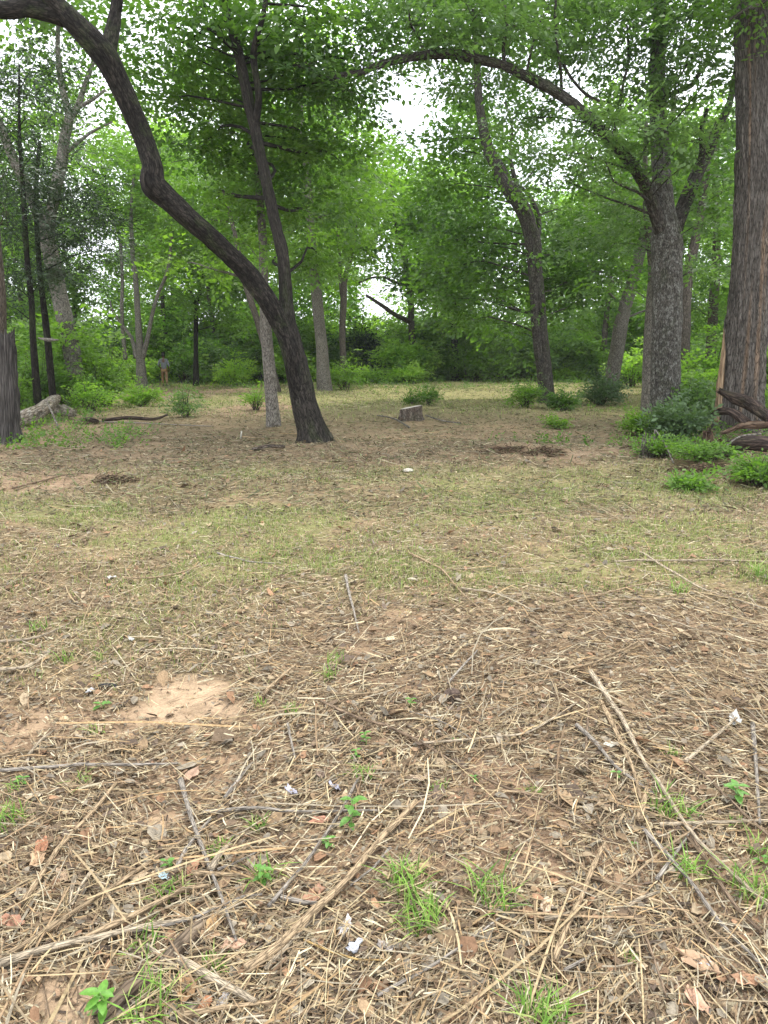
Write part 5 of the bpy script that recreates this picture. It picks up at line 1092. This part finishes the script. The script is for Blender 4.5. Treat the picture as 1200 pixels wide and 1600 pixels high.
for a_ in [
    ([(385, 1532), (440, 1490), (490, 1440), (540, 1390), (590, 1330), (650, 1264)], 15, 'tan', 'long split tan stalk running diagonally through the centre foreground'),
    ([(415, 1528), (450, 1490), (495, 1440)], 8, 'pale', 'thin strip of bark lying against the lower end of the long split tan stalk'),
    ([(610, 1335), (585, 1365), (548, 1395)], 6, 'grey', 'short grey twig joining the long split tan stalk from the right'),
    ([(500, 1103), (560, 1130), (620, 1150), (700, 1195), (790, 1240), (850, 1262), (960, 1330)], 6, 'brown', 'very long dark thin stick running from centre towards lower right'),
    ([(420, 1430), (470, 1370), (505, 1320), (535, 1275), (560, 1225)], 8, 'grey', 'grey curved stick left of the tall seedling'),
    ([(283, 1230), (300, 1290), (320, 1345), (345, 1410), (370, 1482)], 9, 'grey', 'grey forked stick crossing the straw bundle at lower left'),
    ([(0, 1516), (60, 1478), (130, 1430), (210, 1375), (290, 1322)], 10, 'tan', 'long tan stalk from the left edge rising right at lower left'),
    ([(0, 1522), (80, 1495), (150, 1480), (230, 1462), (300, 1448)], 12, 'pale', 'thick pale stalk lowest of the bundle at the left edge'),
    ([(40, 1420), (90, 1340), (140, 1285), (182, 1234)], 8, 'tan', 'tan stalk leaning diagonally above the bundle at left'),
    ([(135, 1480), (220, 1440), (290, 1400), (330, 1395)], 11, 'tan', 'thick broken stalk in the middle of the left bundle'),
    ([(170, 1472), (250, 1462), (310, 1444), (380, 1412), (410, 1408)], 7, 'grey', 'grey stalk running right out of the left bundle'),
    ([(340, 1440), (370, 1425), (400, 1410)], 5, 'pale', 'thin white stalk right of the left bundle'),
    ([(0, 1215), (100, 1206), (200, 1204), (278, 1202)], 7, 'grey', 'level grey stick at the left edge below the sandy patch'),
    ([(230, 1492), (260, 1512), (295, 1538)], 8, 'pale', 'short pale stalk lying across the rotten log piece'),
    ([(280, 1515), (330, 1545), (380, 1568), (400, 1580)], 14, 'pale', 'thick frayed pale stalk at the bottom left of centre'),
    ([(290, 1602), (350, 1588), (435, 1578)], 9, 'tan', 'stalk lying almost level at the bottom edge'),
    ([(275, 1370), (290, 1340), (330, 1290)], 8, 'grey', 'short grey stick leaning on the grey forked stick'),
    ([(330, 1372), (345, 1345), (360, 1330)], 12, 'pale', 'short fat pale stalk beside the grass tuft at lower left'),
    ([(300, 1376), (340, 1378), (376, 1378)], 9, 'tan', 'short level stalk under the fat pale one'),
    ([(340, 1370), (370, 1358), (402, 1342)], 6, 'grey', 'grey twig right of the fat pale stalk'),
    ([(352, 1258), (375, 1225), (395, 1200)], 8, 'grey', 'short grey stick with white tip above the forked stick'),
    ([(318, 1280), (400, 1276), (470, 1278), (590, 1276)], 7, 'grey', 'long level grey twig behind the tall seedling'),
    ([(450, 1140), (455, 1165), (462, 1196)], 6, 'grey', 'short upright grey stick below the right rim of the sandy patch'),
    ([(412, 1095), (435, 1070), (462, 1046)], 8, 'tan', 'short tan stalk right of the sandy patch'),
    ([(540, 905), (545, 930), (553, 960), (561, 995)], 6, 'grey', 'bent grey stick near the centre of the clearing litter'),
    ([(700, 1075), (722, 1050), (746, 1022)], 5, 'grey', 'thin grey stick pointing away behind the dark lump'),
    ([(495, 1088), (560, 1093), (605, 1085)], 5, 'tan', 'level tan stalk above the start of the long dark stick'),
    ([(480, 1418), (520, 1422), (560, 1424), (600, 1420)], 0.1, 'tan', ''),
    ([(440, 1416), (475, 1422), (512, 1424)], 9, 'grey', 'short flattened grey stick left of the long split tan stalk'),
    ([(475, 1480), (520, 1502), (560, 1512), (615, 1512)], 3.5, 'gold', 'thin golden curved straw below the plastic shreds'),
    ([(590, 1568), (660, 1530), (720, 1490), (790, 1440)], 6, 'grey', 'long faint grey stick at the bottom right of the grass tufts'),
    ([(800, 1070), (880, 1055), (935, 1040), (998, 1008)], 5, 'tan', 'tan stalk rising to the right behind the crossing stalks'),
    ([(1000, 868), (1050, 900), (1110, 930), (1210, 962)], 4, 'pale', 'long pale straight stalk running right towards the right edge'),
    ([(870, 952), (940, 935), (1000, 920), (1050, 912)], 4, 'tan', 'long thin stalk rising right left of the long pale straight stalk'),
    ([(960, 884), (1050, 881), (1120, 880), (1200, 883)], 4, 'pale', 'level pale stalk below the grass band at right'),
    ([(935, 945), (1000, 944), (1080, 944)], 4, 'tan', 'level tan straw under the rising thin stalk at right'),
    ([(1000, 962), (1060, 980), (1110, 998)], 4, 'pale', 'pale straw slanting down right in the right middle ground'),
    ([(922, 1060), (960, 1115), (1000, 1190), (1040, 1250), (1090, 1330), (1200, 1430)], 9, 'pale', 'longest pale stalk sweeping from the right middle ground to the lower right edge'),
    ([(938, 1110), (970, 1170), (990, 1215), (1000, 1260)], 8, 'tan', 'tan stalk lying alongside the longest pale stalk'),
    ([(900, 1142), (930, 1170), (965, 1210), (1020, 1250)], 8, 'grey', 'grey stalk left of the tan stalk on the right'),
    ([(1003, 1305), (1040, 1345), (1085, 1400), (1120, 1450), (1200, 1535)], 9, 'grey', 'long grey stick sweeping to the bottom right edge'),
    ([(1080, 1320), (1110, 1370), (1150, 1430), (1190, 1470)], 9, 'brown', 'brown stick between the longest pale stalk and the long grey stick'),
    ([(865, 1515), (885, 1460), (905, 1420), (925, 1370), (945, 1328)], 11, 'tan', 'tan stalk rising up right of the bottom grass tuft'),
    ([(1030, 1300), (1100, 1296), (1210, 1292)], 7, 'pale', 'level pale stalk near the right edge'),
    ([(1175, 1140), (1180, 1200), (1186, 1298)], 7, 'grey', 'upright grey stalk near the right edge'),
    ([(1075, 1200), (1120, 1240), (1160, 1280), (1215, 1330)], 6, 'brown', 'brown stalk behind the round leafed seedling at right'),
    ([(1070, 1200), (1110, 1165), (1150, 1130)], 7, 'pale', 'pale stalk with the plastic scrap caught at its end'),
    ([(800, 1305), (870, 1340), (960, 1395), (1070, 1440), (1180, 1520)], 5, 'tan', 'thin tan stalk between the brown stick and the bottom tuft'),
    ([(1090, 1450), (1120, 1510), (1160, 1580)], 6, 'brown', 'brown stalk at the lower right corner'),
    ([(980, 1430), (1010, 1480), (1040, 1570)], 6, 'brown', 'curved brown twig in the lower right litter'),
    ([(1025, 1385), (1050, 1350), (1085, 1300)], 7, 'grey', 'short grey stalk crossing under the long grey stick'),
    ([(998, 1295), (1005, 1265), (1010, 1240)], 11, 'tan', 'short fat upright tan stalk above the long grey stick'),
    ([(975, 1430), (1000, 1415), (1030, 1405)], 6, 'pale', 'short white stalk lying level in the lower right litter'),
    ([(850, 1450), (870, 1445), (890, 1437)], 8, 'pale', 'short pale wood sliver right of the bottom tuft'),
    ([(880, 1530), (905, 1515), (930, 1500)], 6, 'grey', 'short grey stick low right of the bottom tuft'),
    ([(660, 1170), (760, 1160), (830, 1150), (900, 1108)], 5, 'pale', 'long pale stalk rising right above the long dark stick'),
    ([(690, 1180), (760, 1178), (850, 1160)], 4, 'tan', 'straw just below the long pale stalk right of centre'),
    ([(740, 1245), (830, 1250), (900, 1258), (960, 1262)], 4, 'tan', 'thin level straw crossing the long dark stick'),
    ([(0, 905), (60, 900), (120, 898)], 4, 'tan', 'thin level stalk at the left edge in the grass band'),
    ([(200, 910), (260, 905), (315, 888)], 4, 'tan', 'thin tan stalk in the grass at left'),
    ([(340, 870), (380, 880), (430, 886)], 4, 'grey', 'grey twig at left in the grass band'),
    ([(0, 1010), (60, 1002), (110, 980)], 5, 'pale', 'pale stalk at the left edge beyond the sandy patch'),
    ([(0, 1055), (40, 1050), (75, 1030)], 6, 'pale', 'curving pale stalk bundle at the left edge'),
    ([(0, 1190), (40, 1182), (100, 1178)], 5, 'tan', 'thin stalk at the left edge above the level grey stick'),
    ([(45, 1190), (65, 1165), (85, 1150)], 5, 'pale', 'short pale stalk slanting below the faint left sandy patch'),
    ([(120, 1158), (135, 1163), (150, 1170)], 5, 'pale', 'short pale sliver left below the sandy patch'),
    ([(130, 1340), (110, 1400), (125, 1440)], 0.1, 'pale', ''),
    ([(118, 1382), (114, 1400), (110, 1425)], 7, 'pale', 'folded white stalk standing in the left straw'),
    ([(145, 1372), (128, 1395), (114, 1425)], 6, 'pale', 'second white stalk beside the folded one'),
    ([(640, 1120), (700, 1140), (740, 1165)], 3, 'grey', 'thin grey twig beside the sprig'),
    ([(920, 1110), (915, 1180), (918, 1215)], 5, 'brown', 'brown stem lying in the dark dip right of centre'),
    ([(1110, 1130), (1000, 1010), (960, 985)], 3, 'tan', 'faint thin stalk crossing the right middle ground'),
    ([(640, 870), (690, 895), (720, 930), (780, 985)], 4, 'tan', 'long bent straw right of the bent grey stick'),
    ([(720, 925), (760, 930), (800, 938)], 4, 'pale', 'pale straw branching right from the long bent straw'),
    ([(650, 990), (690, 965), (725, 945)], 3.5, 'tan', 'thin straw rising right near the clearing centre'),
    ([(20, 770), (70, 755), (130, 745)], 4, 'brown', 'dark twig lying on the left dirt rut'),
    ([(120, 660), (220, 664), (330, 668)], 3, 'grey', 'long grey stick on the ground below the sapling at left'),
    ([(300, 1460), (260, 1500), (215, 1552)], 0.1, 'brown', '')]:
    if a_[3]: stick(*a_, name='dry_stalk' if a_[2] in ('tan', 'pale', 'gold') else 'fallen_stick', cat='stalk' if a_[2] in ('tan', 'pale', 'gold') else 'stick')
# rotten log piece at lower left
log_m = bark_mat('log_rotten', (.07, .05, .036), (.17, .125, .085), (.33, .26, .18), (16, 16, 2), .6, .2)
for pth, wd, lab in (([(324, 1442), (252, 1518)], 22, 'short rotten log piece with bark at lower left'), ([(236, 1532), (160, 1600)], 28, 'second rotten log piece nearest the bottom left edge')):
    P = [ground(*q) for q in pth]; R = [wd / F * np.linalg.norm(p_ - [0, 0, 1.5]) / 2 for p_ in P]
    P, R = catmull([P[0], (P[0] + P[1]) / 2 + [.006, .004, .01], P[1]], [R[0] * .9, R[0], R[0] * .95], .006); P[:, 2] += R * .25
    tb = Tubes(); tb.add(P, R, 40, rough=.35, furrow=.0035, freq=(30, 14), seed=RNG.random() * 9, jag=.02)
    tag(link('rotten_log', tb.mesh('rotten_log'), log_m), lab, 'log')

# crumpled scraps and notable leaves
def sheet(px, py, wd, c, label, name, cat, asp=.6, crumple=.2, rough=.5, tr=0.0, seed=1, thick=.0008, notch=.25):
    b0 = ground(px, py); s_ = wd / F * np.linalg.norm(b0 - [0, 0, 1.5]) / 2; rg = np.random.default_rng(seed); n_ = 9; rings = 4
    V = [[0, 0, 0]]
    edge_ = 1 + rg.normal(0, notch, n_ * 2)
    for k in range(1, rings + 1):
        for q in range(n_ * 2):
            a_ = q / (n_ * 2) * 6.283; rr_ = k / rings * (edge_[q] * (k / rings) + (1 - k / rings))
            V.append([rr_ * math.cos(a_), rr_ * asp * math.sin(a_), rg.normal(0, crumple) * .5 + crumple * .6 * (k / rings) ** 2])
    V = np.array(V) * s_; az = rg.uniform(0, 6.28); m_ = n_ * 2
    V = V @ np.array(Matrix.Rotation(az, 3, 'Z')).T + b0 + [0, 0, .014 + s_ * .1]
    V[:, 2] = np.maximum(V[:, 2], height(V[:, 0], V[:, 1]) + .008)
    k = np.arange(m_); Q = [np.concatenate([np.stack([1 + r_ * m_ + k, 1 + (r_ + 1) * m_ + k, 1 + (r_ + 1) * m_ + (k + 1) % m_, 1 + r_ * m_ + (k + 1) % m_], -1) for r_ in range(rings - 1)]), np.stack([0 * k, 1 + k, 1 + (k + 1) % m_], -1)]
    mt_ = plain(name + '_mat', c, rough, .25, 30)
    o = link(name, np_mesh(name, V, Q, None, False), mt_); sol = o.modifiers.new('thick', 'SOLIDIFY'); sol.thickness = thick
    tag(o, label, cat); return o
PL = 'plastic_scrap'
sheet(1148, 1131, 30.6, (0.46, 0.47, 0.45), 'white plastic scrap caught on a stalk near the right edge', PL, 'plastic scrap', .6, .2, .3, seed=3)
sheet(540, 1458, 28.9, (0.42, 0.39, 0.37), 'upper crumpled plastic shred below the long split stalk', PL, 'plastic scrap', .5, .3, .3, seed=4)
sheet(552, 1488, 25.5, (0.44, 0.46, 0.50), 'lower crumpled plastic shred by the golden straw', PL, 'plastic scrap', .6, .35, .3, seed=5)
sheet(600, 1488, 18.7, (0.36, 0.32, 0.28), 'small grey crumpled scrap right of the plastic shreds', PL, 'plastic scrap', .7, .5, .5, seed=6)
sheet(455, 1243, 25.5, (0.38, 0.38, 0.45), 'pale blue plastic strip above the level grey twig', PL, 'plastic scrap', .35, .3, .3, seed=7)
sheet(524, 1236, 20.4, (0.36, 0.36, 0.42), 'pale plastic shred behind the tall seedling', PL, 'plastic scrap', .4, .3, .3, seed=8)
sheet(257, 1376, 18.7, (0.36, 0.49, 0.53), 'small blue scrap at lower left', PL, 'plastic scrap', .5, .3, .4, seed=9)
sheet(957, 1170, 25.5, (0.42, 0.41, 0.34), 'dull translucent scrap among the right hand stalks', PL, 'plastic scrap', .5, .2, .4, seed=10)
sheet(140, 1085, 13.6, (0.42, 0.42, 0.42), 'small white scrap left of the black hole', PL, 'plastic scrap', .5, .3, .4, seed=12)
sheet(1100, 1515, 22.1, (0.38, 0.38, 0.39), 'thin pale scrap in the lower right corner', PL, 'plastic scrap', .3, .3, .4, seed=13)
sheet(205, 1003, 15.3, (0.37, 0.37, 0.34), 'pale flat scrap behind the sandy patch', PL, 'plastic scrap', .5, .2, .4, seed=15)
sheet(176, 906, 13.6, (0.44, 0.42, 0.39), 'small white scrap in the grass at left', PL, 'plastic scrap', .5, .3, .4, seed=16)
LF = 'dead_leaf'
for q, a_ in enumerate([(66, 1330, 34, (.33, .16, .09), 'reddish orange dead leaf at the left'), (60, 1350, 34, (.40, .27, .16), 'tan dead leaf just below the reddish one'), (18, 1450, 36, (.32, .17, .11), 'rusty dead leaf near the left edge'),
           (302, 1365, 30, (.34, .18, .11), 'orange dead leaf under the grey forked stick'), (334, 1450, 30, (.42, .27, .13), 'curled golden leaf above the rotten log'), (328, 1470, 28, (.36, .24, .14), 'curled brown leaf on the rotten log'),
           (365, 1485, 32, (.42, .27, .18), 'pinkish dead leaf at the foot of the forked stick'), (290, 1555, 46, (.30, .18, .09), 'large brown curled leaf at the end of the rotten log'), (350, 1573, 26, (.36, .33, .30), 'grey dead leaf at the bottom edge'),
           (322, 1578, 26, (.36, .17, .09), 'small red brown leaf beside the grey one'), (656, 1365, 34, (.36, .27, .15), 'olive tan leaf behind the upper grass tuft'), (490, 1408, 40, (.33, .19, .12), 'red brown leaf left of the long split stalk'),
           (854, 1423, 30, (.47, .36, .25), 'pale leaf near the tan stalk at right'), (1088, 1575, 34, (.46, .28, .19), 'pinkish leaf at the bottom right'), (1168, 1540, 36, (.34, .20, .12), 'brown leaf at the lower right edge'),
           (1090, 1515, 50, (.40, .27, .17), 'wide tan leaf at lower right'), (100, 1375, 30, (.36, .26, .17), 'tan leaf right of the pair at left'), (52, 1250, 24, (.44, .36, .25), 'pale leaf near the flat seedling at left'),
           (500, 1215, 26, (.22, .16, .12), 'dark leaf left of the tall seedling'), (498, 1290, 26, (.34, .17, .11), 'small reddish leaf on the level grey twig'), (655, 1222, 24, (.42, .32, .22), 'tan leaf beside the pale tuft'), (300, 1218, 30, (.33, .22, .15), 'brown leaf right of the sandy streak')]):
    sheet(*a_, LF, 'dead leaf', .5, .22, .85, seed=40 + q, notch=.15)

# the humid air between the trees
me = bpy.data.meshes.new('haze'); bm = bmesh.new(); bmesh.ops.create_cube(bm, size=1.0); bm.to_mesh(me); bm.free()
m_, t_, out_ = nodes('haze'); pv = t_.nodes.new('ShaderNodeVolumePrincipled'); pv.inputs['Color'].default_value = (.93, .96, .97, 1); pv.inputs['Density'].default_value = .0005; pv.inputs['Anisotropy'].default_value = .2
t_.links.new(pv.outputs[0], out_.inputs['Volume']); me.materials.append(m_)
o = bpy.data.objects.new('haze', me); COL.objects.link(o); o.location = (0, 160, 18); o.scale = (3400, 420, 42); tag(o, 'pale humid air between the trees', 'haze', None, 'stuff')
